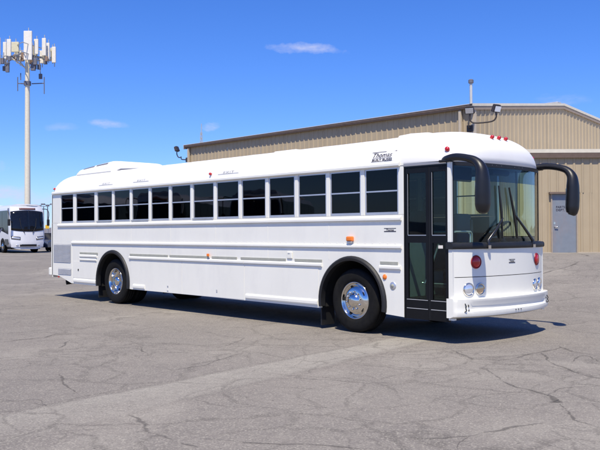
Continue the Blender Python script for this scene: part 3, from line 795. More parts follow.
# roof edge over the door and rear face
box('window_header', (-.868, .0015, 2.565), (-.03, .0115, 2.615), BLACKP, bus)
rp = [(y, z) for y, z in ((.01, .50), (W-.01, .50), (W-.01, 2.60), (.01, 2.60))]
bm = bmesh.new(); rows = []
for y in lin(.0, W, 21):
    c = abs(y-YC)/YC; rows.append([bm.verts.new((x_+.05*c**5, y, z)) for x_, z in ((XR, .50), (XR, 2.58), (XR+.03, 2.58), (XR+.03, .50))])
for A, B in zip(rows, rows[1:]):
    for k in range(4): bm.faces.new((A[k], B[k], B[(k+1) % 4], A[(k+1) % 4]))
bm.faces.new(rows[0]); bm.faces.new(rows[-1][::-1]); bmobj('rear_panel', bm, WHITE, bus)
box('rear_window', (XR-.012, .45, 1.75), (XR-.001, W-.45, 2.4), COACHG, bus, bev=.004)
box('rear_bumper', (XR-.14, -.015, .53), (XR-.002, W+.015, .74), WHITE, bus, bev=.03)
for y in (.2, W-.2): box('tail_lamp', (XR-.02, y-.1, .95), (XR+.045, y+.1, 1.15), RED, bus, bev=.01)
box('reflector', (-12.03, -.006, .50), (-11.95, -.0006, .535), RED, bus)
tube('exhaust_pipe', [(-11.6, .5, .42), (-11.75, .25, .40), (-11.8, .10, .38)], .06, DARK, bus, 12)
# underbody
box('chassis', (-12.0, .25, .42), (-2.9, 2.19, .93), DARK, bus); box('chassis', (-1.15, .10, .36), (-.06, 2.34, .62), DARK, bus)
box('chassis', (-8.5, .06, .40), (-2.75, .24, .80), DARK, bus); box('chassis', (-8.5, 2.20, .40), (-2.75, 2.38, .80), DARK, bus)
box('axle', (RW-.12, .4, .40), (RW+.12, 2.04, .63), DARK, bus); box('axle', (FWX-.08, .4, .42), (FWX+.08, 2.04, .6), DARK, bus)
# interior
box('floor', (-12.3, .83, .955), (-.95, W-.83, .99), FLOORM, bus)
for y0, y1 in ((.06, .829), (W-.829, W-.06)):
    for x0, x1 in ((-12.3, RW-.73), (RW+.73, FWX-.73), (FWX+.73, -.95)): box('floor', (x0, y0, .955), (x1, y1, .99), FLOORM, bus)
box('floor', (-.94, 1.02, .80), (-.05, W-.06, .84), FLOORM, bus)
box('ceiling', (-12.2, .15, 2.66), (-.25, W-.15, 2.68), INTER, bus)
box('bulkhead', (-12.0, .06, 1.0), (-11.95, W-.06, 2.62), DASH, bus)
for k, (y1, z1) in enumerate(((.30, .38), (.62, .60), (1.0, .80))):
    st = box('entry_step', (-.84, .055 if k == 0 else (.30, .62)[k-1], z1-.05), (-.06, y1, z1), FLOORM, bus); box('step_nosing', (-.80, (.055, .30, .62)[k], z1+.001), (-.10, (.055, .30, .62)[k]+.035, z1+.012), STEPN, st)
box('stepwell_wall', (-.95, .06, .33), (-.90, 1.0, 1.55), mat('stepwell_green', (.30, .37, .35), .6), bus)
for i in range(13):
    x = -11.3+.76*i
    for y0 in (.12, 1.42):
        sm = bmesh.new(); add_box(sm, (x, y0, 1.28), (x+.42, y0+.9, 1.42), .03); add_box(sm, (x-.10, y0, 1.30), (x, y0+.9, 1.98), .03)
        lz = 1.21 if min(abs(x+.12-RW), abs(x+.12-FWX)) < .8 else .991      # over a wheel well the legs stand on the well
        add_box(sm, (x+.1, y0+.1, lz), (x+.14, y0+.14, 1.29)); add_box(sm, (x+.1, y0+.76, lz), (x+.14, y0+.80, 1.29))
        bmobj('passenger_seat', sm, SEATM, bus)
LINING = mat('interior_lining', (.055, .06, .065), .6)
for y0, y1 in ((.052, .058), (W-.058, W-.052)):
    box('interior_lining', (-12.2, y0, 1.21), (-.96, y1, 1.855), LINING, bus)
box('interior_lining', (-.955, W-.058, .845), (-.10, W-.052, 1.495), LINING, bus)
# driver's place
ds = bmesh.new(); add_box(ds, (-1.05, 1.55, 1.10), (-.62, 2.02, 1.26), .04); add_box(ds, (-1.16, 1.57, 1.24), (-1.04, 2.0, 1.90), .05); add_box(ds, (-.95, 1.7, .84), (-.75, 1.88, 1.10))
bmobj('driver_seat', ds, BACKREST, bus)
grid('dashboard', lambda a, y: (fx(y)-.085-.42*a, y, 1.415-.10*a*a), lin(0, 1, 5), lin(.62, W-.07, 15), DASH, bus, True, .02)
box('dashboard_body', (-.40, 1.10, .845), (-.12, W-.07, 1.28), DASH, bus); box('dashboard_body', (-.16, .40, .62), (-.07, 1.09, 1.30), DASH, bus)
me = bpy.data.meshes.new('sw'); bm = bmesh.new()
ring = []
nU, nV, RR, rr = 32, 8, .235, .016
for i in range(nU):
    a = 2*math.pi*i/nU
    ring.append([bm.verts.new(((RR+rr*math.cos(2*math.pi*j/nV))*math.cos(a), (RR+rr*math.cos(2*math.pi*j/nV))*math.sin(a), rr*math.sin(2*math.pi*j/nV))) for j in range(nV)])
for i in range(nU):
    for j in range(nV): bm.faces.new((ring[i][j], ring[(i+1) % nU][j], ring[(i+1) % nU][(j+1) % nV], ring[i][(j+1) % nV]))
add_box(bm, (-.23, -.02, -.012), (.23, .02, .012)); add_box(bm, (-.02, -.23, -.011), (.02, .01, .011)); add_tube(bm, [(0, 0, .03), (0, 0, -.45)], [.05, .035], 10)
bm.to_mesh(me); bm.free(); sw = link('steering_wheel', me, DASH, bus, True)
sw.matrix_basis = Matrix.Translation((-.42, 1.78, 1.63)) @ Matrix.Rotation(R(-32), 4, 'Y')
tube('grab_rail', [(-.12, .62, 1.30), (-.12, .62, 1.56), (-.14, .60, 1.60), (-.5, .58, 1.60), (-.86, .55, 1.60)], .016, RAILG, bus, 8)
tube('grab_rail', [(-.10, .22, 1.60), (-.10, .60, 1.60), (-.10, .63, 1.57), (-.10, .63, 1.31)], .014, RAILG, bus, 8)
tube('grab_rail', [(-.62, .12, .85), (-.58, .14, .84), (-.55, .16, .92), (-.45, .3, 1.42)], .016, RAILG, bus, 8)
tube('grab_rail', [(-.88, .12, .98), (-.88, .12, 2.6)], .018, RAILG, bus, 8)
bm = bmesh.new(); add_box(bm, (-.40, .30, 2.36), (-.34, 1.0, 2.58), .02); bmobj('sun_visor', bm, DASH, bus)
bm = bmesh.new(); add_box(bm, (-.9, .62, 1.0), (-.86, 1.05, 1.75), .02); bmobj('modesty_panel', bm, SEATM, bus)
tube('interior_mirror', [(-.05, 1.05, 2.50), (-.05, 1.5, 2.50)], .05, DASH, bus, 10)
tube('door_control', [(-.2, .8, 1.30), (-.22, .8, 1.7), (-.24, .82, 1.78)], .02, DASH, bus, 8)

# wheels
tyre_me = lathe_mesh([(.285, .045), (.30, .018), (.36, .004), (.43, .0), (.475, .010), (.500, .030), (.508, .05), (.508, .085), (.498, .087), (.498, .095), (.508, .097), (.511, .14), (.500, .142), (.500, .150), (.511, .152), (.508, .195), (.498, .197), (.498, .205), (.508, .207), (.508, .24), (.495, .265), (.43, .285), (.30, .275), (.285, .25)], 56)
rim_f = lathe_mesh([(.287, .05), (.299, .028), (.297, .014), (.288, .012), (.278, .030), (.268, .058), (.255, .062), (.235, .040), (.205, .012), (.175, .000), (.135, -.004), (.118, -.004), (.108, -.020), (.085, -.050), (.04, -.062), (0, -.064)], 48)
rim_r = lathe_mesh([(.287, .05), (.299, .028), (.297, .014), (.288, .012), (.276, .035), (.262, .075), (.255, .12), (.245, .150), (.22, .162), (.15, .160), (.125, .158), (.115, .12), (.108, .055), (.092, .030), (.04, .022), (0, .020)], 48)
nut_me = lathe_mesh([(0, -.030), (.010, -.028), (.014, -.018), (.016, 0)], 8)
hole_me = lathe_mesh([(0, -.002), (.030, -.002), (.033, .004)], 14)
tm = None
def wheel(x, y, rimme, front, flip, tyre_only=False):
    M = Matrix.Translation((x, y, .511)) @ (Matrix.Rotation(math.pi, 4, 'Z') if flip else Matrix())
    wl = link('wheel', rimme, CHROME, bus, True); wl.matrix_basis = M
    link('tyre', tyre_me, TYRE, wl, True)
    if tyre_only: return
    for k in range(10):
        a = 2*math.pi*k/10+.2; r = .143
        o = link('lug_nut', nut_me, CHROME, wl, True); o.location = (r*math.cos(a), -.004 if front else .158, r*math.sin(a))
    for k in range(5 if front else 5):
        a = 2*math.pi*k/5+.55; r = .215
        h = link('hand_hole', hole_me, DARK, wl)
        if front: h.matrix_basis = Matrix.Translation((r*math.cos(a), .0165, r*math.sin(a))) @ Matrix.Rotation(-(a), 4, 'Y') @ Matrix.Rotation(R(-24), 4, 'Z')
        else: h.location = (r*math.cos(a), .156, r*math.sin(a))
wheel(FWX, .055, rim_f, True, False); wheel(RW, .055, rim_r, False, False); wheel(RW, .365, rim_r, False, False, True)
wheel(FWX, W-.055, rim_f, True, True); wheel(RW, W-.055, rim_r, False, True); wheel(RW, W-.365, rim_r, False, True, True)
done(bus)

# ------------------------------------------------------------------ metal-clad buildings
def rib_panel(width, n, z0, ztop, rib=.029):
    """one siding sheet in local x, facing -y, with n trapezoid ribs; ztop(x) gives its upper edge"""
    prof = []; p = width/n
    for k in range(n):
        a = k*p
        prof += [(a, 0), (a+p*.33, 0), (a+p*.42, -rib), (a+p*.58, -rib), (a+p*.67, 0)]
    prof.append((width, 0))
    v = []
    for x, y in prof: v += [(x, y, z0), (x, y, ztop(x))]
    f = [(2*i, 2*i+2, 2*i+3, 2*i+1) for i in range(len(prof)-1)]
    return v, f
K = at_depth(474.5, 31, 0); LEN = 19.3; DEP = 13.6; EZ = 6.48; RZ = 7.22
wh = thing('warehouse', 'large tan ribbed metal warehouse with low gable roof behind the bus', 'building', (K.x, K.y, 0))
pw = .915; v, f = rib_panel(pw, 3, -.05, lambda x: EZ-.02); me_l = bpy.data.meshes.new('siding_panel'); me_l.from_pydata(v, [], f)
npan = int(LEN/pw); LEN = npan*pw
for i in range(npan):
    o = link('siding_panel', me_l, TAN, wh); o.location = (-LEN+i*pw, random.uniform(-.004, .004), 0)
ng = int(DEP/pw)+1; DEP = ng*pw
for i in range(ng):
    s0 = i*pw
    v, f = rib_panel(pw, 3, -.05, lambda x: EZ-.04+(RZ-EZ)*(1-abs((s0+x)-DEP/2)/(DEP/2)))
    o = mesh('siding_panel', v, f, TAN, wh); o.rotation_euler = (0, 0, R(90)); o.location = (random.uniform(-.004, .004), s0, 0)
for nm, a, b in (('rear_wall', (-LEN, DEP-.1, -.05), (-.05, DEP, EZ-.05)), ('end_wall', (-LEN, .05, -.05), (-LEN+.1, DEP-.1, EZ-.05))): box(nm, a, b, TAN, wh)
OV = .09; RK = .03
def slope(y): return RZ+.05-(RZ-EZ)*abs(y-DEP/2)/(DEP/2)
for (y0, y1) in ((-OV, DEP/2), (DEP/2, DEP+OV)):
    prism('roof_slope', [(y0, slope(y0)), (y1, slope(y1)), (y1, slope(y1)+.06), (y0, slope(y0)+.06)], 'x', -LEN-RK, RK, WROOF, wh)
for y in (-OV, DEP+OV):
    s = -1 if y < 0 else 1; z = slope(y)
    prism('gutter', [(y+s*.002, z+.035), (y+s*.13, z+.035), (y+s*.13, z-.03), (y+s*.10, z-.11), (y+s*.002, z-.11)], 'x', -LEN-RK-.02, RK+.02, BROWN, wh)
    prism('gutter_lip', [(y+s*.10, z+.036), (y+s*.145, z+.036), (y+s*.145, z+.062), (y+s*.10, z+.062)], 'x', -LEN-RK-.02, RK+.02, WROOF, wh)
    prism('soffit', [(y-s*.002, z-.03), (y-s*(OV-.04), z-.02), (y-s*(OV-.04), z-.05), (y-s*.002, z-.06)], 'x', -LEN-RK, RK, BROWN, wh)
for sgn, x0 in ((1, RK), (-1, -LEN-RK)):
    for y0, y1 in ((-OV-.12, DEP/2), (DEP/2, DEP+OV+.12)):
        prism('rake_trim', [(y0, slope(y0)-.17), (y1, slope(y1)-.17), (y1, slope(y1)-.03), (y0, slope(y0)-.03)], 'x', x0+.002*sgn, x0+.05*sgn, mat('rake_tan', (.30, .23, .165), .5), wh)
        prism('rake_cap', [(y0, slope(y0)-.028), (y1, slope(y1)-.028), (y1, slope(y1)+.075), (y0, slope(y0)+.075)], 'x', x0+.002*sgn, x0+.07*sgn, mat('cream_trim', (.66, .60, .48), .5), wh)
        prism('rake_soffit', [(y0, slope(y0)-.16), (y1, slope(y1)-.16), (y1, slope(y1)-.13), (y0, slope(y0)-.13)], 'x', x0-.15*sgn, x0, BROWN, wh)
box('ridge_vent', (-2.2, DEP/2-.18, RZ+.09), (-.15, DEP/2+.18, RZ+.22), GALV, wh, bev=.02)
box('corner_trim', (-.09, -.052, -.05), (.052, .09, EZ-.12), TANTRIM, wh)
ds_ = box('downspout', (-.62, -.16, .5), (-.50, -.04, EZ-.10), TANTRIM, wh, bev=.01)
box('downspout', (-LEN+.2, -.16, -.05), (-LEN+.32, -.04, EZ-.10), TANTRIM, wh, bev=.01)
def floodlight(loc, heads, label, mast=0, rz=0):
    t = thing('floodlight', label, 'floodlight', loc, rz)
    bm = bmesh.new(); add_box(bm, (-.12, -.02, -.55), (.12, .05, -.30), .01); bmobj('wall_plate', bm, LAMPB, t)
    tube('arm', catmull([(.0, -.02, -.42), (.0, -.28, -.40), (.0, -.30, -.25)], 4), .028, LAMPB, t, 8)
    xs = [h[0] for h in heads]
    if len(heads) > 1: tube('arm', catmull([(min(xs), -.32, .10), (min(xs), -.32, -.12), (min(xs)+.18, -.32, -.26), (max(xs)-.18, -.32, -.24), (max(xs), -.32, -.10), (max(xs), -.32, .10)], 4), .030, LAMPB, t, 8)
    else: tube('arm', catmull([(0, -.30, -.28), (xs[0]*.6, -.32, -.26), (xs[0], -.34, -.10), (xs[0], -.36, .08)], 4), .030, LAMPB, t, 8)
    for (hx, az, tilt) in heads:
        bm = bmesh.new(); add_prism(bm, [(-.19, -.13), (.19, -.13), (.15, .16), (-.15, .16)], 'y', -.10, .07)
        bmesh.ops.bevel(bm, geom=list(bm.edges), offset=.02, segments=2, affect='EDGES')
        h = bmobj('lamp_head', bm, LAMPB, t)
        h.matrix_basis = Matrix.Translation((hx, -.34, .24)) @ Matrix.Rotation(R(az), 4, 'Z') @ Matrix.Rotation(R(tilt), 4, 'X')
        box('lens', (-.15, -.112, -.10), (.15, -.1005, .11), LENS, h, bev=.004)
    return t
floodlight((K.x-.12, K.y-.10, EZ-.42), [(0.06, 0, 25), (1.05, 55, 20)], 'twin floodlight on bent brown arms at the near warehouse corner', rz=R(25))
floodlight((K.x-LEN+.1, K.y-.14, EZ-.32), [(-.75, -40, 20)], 'single dark floodlight on the far left end of the warehouse', rz=R(-20))
# camera mast on the roof corner
cmst = thing('roof_mast', 'short pale mast with a small dark head on the warehouse corner', 'mast', (K.x+.05, K.y-.25, slope(-.25)+.061))
tube('mast_pole', [(0, 0, 0), (0, 0, .78)], .055, WROOF, cmst, 10); tube('mast_head', [(0, 0, .78), (0, 0, .80), (0, 0, .92), (0, 0, .95)], [.05, .10, .10, .06], RADIO, cmst, 10)

# lower annex standing out in front of the gable
A0 = at_depth(520, 29, 0); dirx = Vector((r0.x, r0.y, 0)); AN = math.atan2(dirx.y, dirx.x)
AZT = 4.42; GZ = .80
an = thing('annex', 'lower tan ribbed metal annex with a grey door, right of the bus', 'building', (A0.x, A0.y, GZ), AN)
v, f = rib_panel(pw, 3, -.02, lambda x: AZT-GZ); me_a = bpy.data.meshes.new('siding_panel'); me_a.from_pydata(v, [], f)
DX0, DX1, DZ = 1.165, 2.035, 2.165
for i in range(14):
    if i in (1, 2):
        # panel cut for the doorway
        x0, x1 = i*pw, (i+1)*pw
        v, f = rib_panel(pw, 3, DZ+.05, lambda x: AZT-GZ); o = mesh('siding_panel', v, f, TAN, an); o.location = (x0, 0, 0)
        if i == 1: wdt, st = DX0-.04-x0, x0
        else: wdt, st = x1-DX1-.04, DX1+.04
        v, f = rib_panel(wdt, max(1, round(wdt/.305)), -.02, lambda x: DZ+.05); o = mesh('siding_panel', v, f, TAN, an); o.location = (st, 0, 0)
        continue
    o = link('siding_panel', me_a, TAN, an); o.location = (i*pw, random.uniform(-.003, .003), 0)
# side wall back to the warehouse, roof, trim
back = 3.3
for i in range(4):
    o = link('siding_panel', me_a, TAN, an); o.rotation_euler = (0, 0, R(-90)); o.location = (0, (i+1)*pw, 0)
inv = Matrix.Rotation(-AN, 4, 'Z') @ Matrix.Translation((-A0.x, -A0.y, -GZ))
pts = [Vector((K.x+.06, K.y+2.4, 0)), A0, A0+dirx*14*pw, Vector((K.x+.06, 34, 0))]
pl = [inv @ p for p in pts]; zt = AZT-GZ
prism('roof_slab', [(p.x, p.y) for p in pl], 'z', zt+.05, zt+.18, WROOF, an)
prism('fascia', [(-.005, zt+.04), (-.165, zt+.04), (-.165, zt+.17), (-.005, zt+.17)], 'x', -.14, 14*pw+.1, mat('cream_trim', (.66, .60, .48), .5), an)
prism('eave_soffit', [(-.04, zt-.04), (-.10, zt-.14), (-.13, zt-.14), (-.16, zt+.038), (-.04, zt+.038)], 'x', -.13, 14*pw+.1, BROWN, an)
box('fascia', (-.16, .0, zt+.04), (-.02, back+.3, zt+.17), MATS['cream_trim'], an)
dr = box('door', (DX0, -.035, .03), (DX1, .015, DZ), DOORG, an, bev=.004)
fr = bmesh.new(); add_box(fr, (DX0-.05, -.06, 0), (DX0-.003, .03, DZ+.003)); add_box(fr, (DX1+.003, -.06, 0), (DX1+.05, .03, DZ+.003))
bmobj('door_frame', fr, mat('door_frame_tan', (.36, .29, .22), .5), dr); box('door_canopy', (DX0-.12, -.16, DZ+.004), (DX1+.10, .0, DZ+.075), BROWN, dr)
tube('handle', [(DX0+.08, -.035, .98), (DX0+.08, -.09, .98), (DX0+.20, -.09, .97)], .018, CHROME, dr, 8); box('lock_plate', (DX0+.05, -.042, 1.06), (DX0+.11, -.0355, 1.15), CHROME, dr)
on_door = lambda x, z: (x, -.0385, z)
place_text('lettering', 'PARTS', DX0+.14, DX0+.46, 1.655, 1.735, on_door, INK, dr, bold=.02); place_text('lettering', 'DEPT.', DX0+.14, DX0+.46, 1.545, 1.625, on_door, INK, dr, bold=.02)
box('threshold', (DX0-.05, -.25, -.02), (DX1+.05, -.061, .02), CONC, dr)
box('base_trim', (-.02, -.055, -.06), (DX0-.055, -.038, .06), TANTRIM, an); box('base_trim', (DX1+.055, -.055, -.06), (14*pw, -.038, .06), TANTRIM, an)

# ------------------------------------------------------------------ motor coaches
def cfront(y, z, x0=6.75): return x0 - .32*(abs(y)/1.3)**2.4 - .42*max(0, (z-1.45)/2.3)**1.7 - .10*max(0, (.7-z)/.5)
def make_coach(label, loc, rz, group=None):
    t = thing('motor_coach', label, 'coach', loc, rz, group)
    L = 13.4; xb = 6.75-L
    def sec(x, front=False, n=40):
        out = []
        for k in range(n):
            a = 2*math.pi*k/n; c, s = math.cos(a), math.sin(a)
            y = 1.29*math.copysign(abs(c)**.38, c); z = 2.0+1.70*math.copysign(abs(s)**.34, s)
            if front: out.append((cfront(y, z)+x, y, z))
            else: out.append((x, y, z))
        return out
    rows = [sec(xb), sec(xb+.3), sec(0), sec(5.4), sec(-.30, True), sec(0, True)]
    rows[0] = [(x, y*.95, 2+(z-2)*.96) for x, y, z in rows[0]]
    fr_in = [(x+.012, y*.93, 2+(z-2)*.955) for x, y, z in rows[-1]]
    V = [p for r in rows for p in r] + fr_in; n = 40; F = []
    nr = len(rows)+1
    for i in range(nr-1):
        for k in range(n): F.append((i*n+k, i*n+(k+1) % n, (i+1)*n+(k+1) % n, (i+1)*n+k))
    F.append(tuple(range(n))[::-1])
    # front closed by strips between left and right halves
    b0 = (nr-1)*n
    for k in range(n//4):
        pass
    idx = [b0+k for k in range(n)]
    for k in range(n//2-1):
        a1, a2 = (n//4-k-1) % n, (n//4-k) % n
    F.append(tuple(idx))
    body = mesh('body', V, F, COACHW, t, True); smooth_angle(body, 40)
    grid('front_mask', lambda y, z: (cfront(y, z)+.018, y, z), lin(-1.2, 1.2, 17), lin(.45, 3.5, 15), COACHW, t, True)
    def patch(name, y0, y1, z0, z1, m, off=.03, parent=t, ny=13, nz=9, shape=None):
        def fn(y, z):
            zz = z
            if shape: zz = shape(y, z)
            return (cfront(y, zz)+off, y, zz)
        return grid(name, fn, lin(y0, y1, ny), lin(z0, z1, nz), m, parent, True, .02)
    patch('windshield', -1.21, -.003, 1.62, 3.22, COACHG, shape=lambda y, z: z+.10*(abs(y)/1.2)**2*(1 if z < 2.4 else -1)); patch('windshield', .003, 1.21, 1.62, 3.22, COACHG, shape=lambda y, z: z+.10*(abs(y)/1.2)**2*(1 if z < 2.4 else -1))
    for s in (-1, 1):
        ya, yb = sorted((s*.62, s*1.17))
        patch('headlamp', ya, yb, 1.03, 1.16, LENS, .034, nz=3, shape=lambda y, z: z+.12*(abs(y)-.62))
        patch('headlamp_surround', ya-.03, yb+.03, .99, 1.22, BLACKP, .026, nz=3, shape=lambda y, z: z+.12*(abs(y)-.62))
        patch('fog_lamp', s*.80-.08, s*.80+.08, .55, .66, LENS, .032, nz=3)
        # wipers and mirrors
        tube('wiper', [(cfront(s*.3, 1.55)+.06, s*.3, 1.5), (cfront(s*.5, 2.0)+.06, s*.55, 2.0), (cfront(s*.6, 2.5)+.05, s*.62, 2.6)], .025, BLACK, t, 6)
        mi = tube('mirror', catmull([(6.0, s*1.25, 3.35), (6.55, s*1.45, 3.30), (6.85, s*1.50, 3.0), (6.85, s*1.46, 2.5)], 4), .03, BLACK, t, 8)
        box('mirror_head', (6.76, s*1.36, 2.05), (6.90, s*1.56, 2.55), BLACK, mi, bev=.05)
        # side glazing, stripe, windows
        prism('side_glazing', [(-6.2, 1.95), (4.7, 1.95), (5.45, 1.50), (6.02, 1.42), (6.05, 2.4), (5.85, 3.22), (-6.2, 3.22)], 'y', s*1.291, s*1.300, COACHG, t)
        for i in range(7):
            box('window', (-6.0+1.5*i, s*1.3005, 2.02), (-4.56+1.5*i, s*1.306, 3.12), COACHG, t, bev=.002)
        prism('stripe', [(-6.4, 1.35), (3.4, 1.35), (4.6, 1.86), (4.3, 1.90), (3.2, 1.50), (-6.4, 1.50)], 'y', s*1.291, s*1.2985, COACHP, t)
        prism('luggage_door', [(-3.4, .45), (4.0, .45), (4.0, 1.22), (-3.4, 1.22)], 'y', s*1.291, s*1.2965, COACHW, t)
        box('vent_panel', (5.15, s*1.291, .62), (6.0, s*1.30, 1.05), BLACKP, t)
        for x in (4.55, -3.9, -5.2):
            wl = link('wheel', rim_f, CHROME, t, True); wl.matrix_basis = Matrix.Translation((x, s*1.31, .511)) @ (Matrix.Rotation(math.pi, 4, 'Z') if s > 0 else Matrix())
            link('tyre', tyre_me, TYRE, wl, True)
            prism('wheel_arch', [(x+.62*math.cos(a), .511+.62*math.sin(a)) for a in lin(R(-18), R(198), 20)], 'y', s*1.292, s*1.2945, DARK, t)
    patch('bumper_grille', -.62, .62, .50, .66, BLACKP, .03, nz=3)
    box('roof_unit', (-4.5, -.9, 3.66), (-2.2, .9, 3.86), COACHW, t, bev=.08)
    box('chassis', (-6.3, -1.1, .28), (6.0, 1.1, .5), DARK, t)
    patch('destination_sign', -.6, .6, 3.26, 3.40, mat('coach_sign', (.16, .08, .07), .4), .03, nz=3)
    return t
cl = at_depth(28.5, 60, 0)
def coach_at(u, d, yaw_off, label, group=None):
    p = at_depth(u, d, 0); toc = math.atan2(CAM.y-p.y, CAM.x-p.x)
    h = toc+R(yaw_off); c = p - Vector((math.cos(h), math.sin(h), 0))*6.75
    return make_coach(label, (c.x, c.y, H(c.x, c.y)+.0), h, group)
coach_at(28.5, 60, 17, 'white motor coach with black windshield parked far left below the cell tower', None)
# coaches across the lot, outside the frame: they show in the bus's side windows
for i, (x, y, a) in enumerate(((-33, -19, 52), (-38.5, -17.0, 52), (-27.5, -21.0, 52))):
    make_coach(('middle', 'farthest', 'nearest')[i] + ' of three white motor coaches mirrored in the bus windows', (x, y, H(x, y)), R(a), 'coaches across the lot')

# ------------------------------------------------------------------ parked car at the gap beside the coach
def car(loc, rz, label):
    t = thing('parked_car', label, 'car', loc, rz)
    side_ = [(-2.3, .35), (2.25, .35), (2.3, .62), (2.2, .80), (1.0, .98), (-1.9, 1.02), (-2.32, .95)]
    prism('body', side_, 'y', -.88, .88, CARB, t, bev=.05)
    cab = bmesh.new()
    lo = [(1.05, .80, .97), (-1.95, .80, 1.0), (-1.95, -.80, 1.0), (1.05, -.80, .97)]; hi = [(.25, .62, 1.48), (-1.45, .62, 1.48), (-1.45, -.62, 1.48), (.25, -.62, 1.48)]
    a = [cab.verts.new(p) for p in lo]; b = [cab.verts.new(p) for p in hi]
    for i in range(4): cab.faces.new((a[i], a[(i+1) % 4], b[(i+1) % 4], b[i]))
    cab.faces.new(b); cab.faces.new(a[::-1]); bmobj('window', cab, COACHG, t)
    box('roof', (-1.46, -.63, 1.475), (.26, .63, 1.515), CARB, t, bev=.015)
    for s in (-1, 1):
        for x in (1.4, -1.4):
            o = link('wheel', rim_f, CHROME, t, True); o.matrix_basis = Matrix.Translation((x, s*.885, .32)) @ (Matrix.Rotation(math.pi, 4, 'Z') if s > 0 else Matrix()) @ Matrix.Scale(.63, 4)
            link('tyre', tyre_me, TYRE, o, True)
        box('headlight', (2.18, s*.55-.18, .68), (2.305, s*.55+.18, .80), LENS, t, bev=.02)
    return t
p = at_depth(49.5, 66, 0); car((p.x, p.y, H(p.x, p.y)), R(-50), 'dark blue-grey car glimpsed between the coach and the bus tail')

# ------------------------------------------------------------------ cell tower
TD = 75; tp = at_depth(27.5, TD, 0); gz = H(tp.x, tp.y); PX = TD/F_PX
tw = thing('cell_tower', 'tall cream cell tower pole crowded with panel antennas', 'tower', (tp.x, tp.y, gz), YAW*-1*0 + math.atan2(r0.y, r0.x))
zof = lambda v: CAM.z + (233.9-v)*PX - gz          # height seen at pixel row v at the tower's distance
tube('pole', [(0, 0, 0), (0, 0, 8), (0, 0, zof(52))], [.30, .26, .20], POLEM, tw, 16)
tube('collar', [(0, 0, zof(85)), (0, 0, zof(81))], [.33, .33], RADIO, tw, 14)
zp = zof(57)
fr = bmesh.new()
tri = [(2.35*math.cos(R(a)), 2.35*math.sin(R(a))) for a in (-90+8, 30+8, 150+8)]
for i in range(3):
    a, b = tri[i], tri[(i+1) % 3]
    add_tube(fr, [(a[0], a[1], zp), (b[0], b[1], zp)], .05, 6); add_tube(fr, [(a[0], a[1], zp+.9), (b[0], b[1], zp+.9)], .04, 6)
    m = ((a[0]+b[0])/2, (a[1]+b[1])/2); add_tube(fr, [(0, 0, zp), (m[0], m[1], zp)], .06, 6); add_tube(fr, [(0, 0, zp-1.3), (m[0]*.9, m[1]*.9, zp)], .045, 6)
bmobj('platform_frame', fr, GALV, tw)
tube('brace', [(-.1, -.1, zof(68)), (-1.5, -.8, zof(57))], .06, POLEM, tw, 6)
def antenna(u, v0, v1, wpx, dy, m=PANELM, radio=True):
    x = (u-26.5)*PX; z1, z0 = zof(v0), zof(v1); hw = wpx*PX/2*1.3
    a = box('panel_antenna', (x-hw, dy-.11, z0), (x+hw, dy+.07, z1), m, tw, bev=.03)
    tube('mount_pipe', [(x, dy+.15, min(z0, zp)-.35), (x, dy+.15, max(z1, zp+.95)+.35)], .04, GALV, a, 6)
    bm = bmesh.new(); add_box(bm, (x-.05, dy+.06, (z0+z1)/2-.05), (x+.05, dy+.18, (z0+z1)/2+.05)); add_tube(bm, [(x, dy+.15, zp), (x*.85, dy*.8+.1, zp)], .03, 5); bmobj('bracket', bm, GALV, a)
for q in ((9.5, 39.5, 56.5, 3.2, -.35), (1.2, 39.5, 66, 3.0, -.9), (19, 44.5, 54.5, 5.6, -1.2, PANELY), (26.4, 40, 52, 3.6, .9, PANELM), (32.6, 34.5, 63, 6.2, -1.5), (44.3, 38.5, 56, 3.0, -.3),
          (51.2, 45, 61, 3.0, .6), (41.0, 44, 57, 3.4, .8, PANELY), (5.2, 43, 58, 3.0, .7), (14.0, 47, 58, 3.0, 1.3), (36.5, 47, 60, 3, 1.3), (48, 45, 57, 2.6, 1.0, PANELY), (3.2, 41, 62, 2.6, .2), (22.3, 43, 56, 3.0, 1.2), (29.8, 42, 55, 2.8, 1.1, PANELY), (38.6, 41, 56, 3.2, -.9), (46.6, 42, 58, 2.4, .2), (12, 42, 55, 2.6, .9, PANELY)): antenna(*q)
rnd = random.Random(3)
for (u, v, s) in ((4, 62, .34), (6.5, 66, .40), (8.3, 70, .32), (3.3, 68, .28), (33, 65, .40), (36, 69, .40), (38.5, 64, .36), (38, 75, .30), (40.5, 68, .30), (25, 57, .36), (28, 59, .36), (15, 57, .30), (43, 60, .32), (46.5, 59, .28), (21, 58, .3), (12, 60, .26)):
    x = (u-26.5)*PX; y = rnd.uniform(-1.2, .8); z = zof(v)
    rb = box('radio_unit', (x-s*.5, y-s*.35, z-s*.8), (x+s*.5, y+s*.35, z+s*.8), RADIO if v > 59 else mat('radio_brown', (.26, .17, .12), .6), tw, bev=.02)
    tube('cable', [(x, y, z+s*.5), (x*.9, y*.9, zp), (x*.5, y*.5, zp+.05)], .035, RADIO, rb, 5)
for (ux, v0, v1) in ((44, 77, 94), (17.5, 77, 91), (20.5, 73, 80)):
    x = (ux-26.5)*PX
    d = tube('dipole', [(x, -.2, zof(v1)), (x, -.2, zof(v0))], .045, RADIO, tw, 6); tube('arm', [(x, -.2, zof(83.3)), (x*.25, 0, zof(83.3))], .05, RADIO, d, 6)

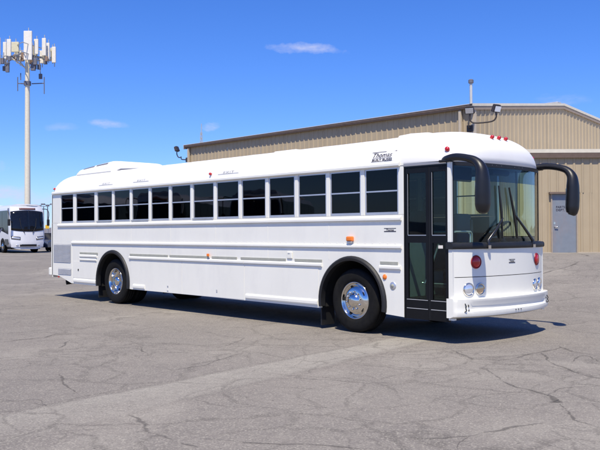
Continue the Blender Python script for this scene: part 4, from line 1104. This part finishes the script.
# ------------------------------------------------------------------ distant small things
def mast(u, d, v_top, label):
    p = at_depth(u, d, 0); g = H(p.x, p.y); hgt = CAM.z+(233.5-v_top)*d/F_PX-g
    t = thing('lattice_mast', label, 'mast', (p.x, p.y, g))
    for k in range(3):
        a = 2*math.pi*k/3; tube('leg', [(.45*math.cos(a), .45*math.sin(a), 0), (.10*math.cos(a), .10*math.sin(a), hgt)], .05, GALV, t, 5)
    bm = bmesh.new(); n = 26
    for i in range(n):
        for k in range(3):
            r1, r2 = .45-.35*i/n, .45-.35*(i+1)/n; a, b = 2*math.pi*k/3, 2*math.pi*(k+1)/3
            add_tube(bm, [(r1*math.cos(a), r1*math.sin(a), hgt*i/n), (r2*math.cos(b), r2*math.sin(b), hgt*(i+1)/n)], .025, 4)
    bmobj('bracing', bm, GALV, t)
    tube('whip', [(0, 0, hgt), (0, 0, hgt+1)], .05, GALV, t, 5)
mast(201.7, 95, 132, 'thin lattice mast rising behind the warehouse roof')
def light_pole(u, d, v_top, label, side_=1):
    p = at_depth(u, d, 0); g = H(p.x, p.y); hgt = CAM.z+(233.9-v_top)*d/F_PX-g
    t = thing('light_pole', label, 'light pole', (p.x, p.y, g), math.atan2(r0.y, r0.x), 'parking lot light poles')
    tube('pole', [(0, 0, 0), (0, 0, hgt)], [.11, .08], RADIO, t, 8)
    for s in (-1, 1):
        tube('arm', [(0, 0, hgt-.1), (s*.5, 0, hgt)], .05, RADIO, t, 6); box('lamp_head', (s*.45, -.18, hgt-.06), (s*1.05, .18, hgt+.18), RADIO, t, bev=.03)
light_pole(47.6, 130, 204.5, 'thin dark light pole nearest the bus tail, taller one'); light_pole(43.6, 150, 206, 'thin dark light pole above the coach roof, shorter one')
p = at_depth(47.3, 85, 0); ys_ = thing('warning_sign', 'small yellow sign on a post between coach and bus', 'sign', (p.x, p.y, H(p.x, p.y)), math.atan2(r0.y, r0.x))
tube('post', [(0, 0.03, 0), (0, 0.03, 2.4)], .04, GALV, ys_, 6); box('sign_plate', (-.2, -.03, 2.0), (.2, -.001, 2.4), YEL, ys_, bev=.005)

# low block building and hills far off, seen only in the gap left of the bus
hl = grid('hills', lambda a, k: (math.cos(a)*2400, math.sin(a)*2400, -5 + k*(26+18*math.sin(a*7)+12*math.sin(a*17+1)+7*math.sin(a*41)+3*math.sin(a*97))), lin(R(60), R(250), 160), [0, .5, 1.0], mat('far_hills', (.24, .23, .25), .95, 0, .1, .01), None, True)
hl['kind'] = 'structure'; hl['label'] = 'faint low desert hills on the horizon'
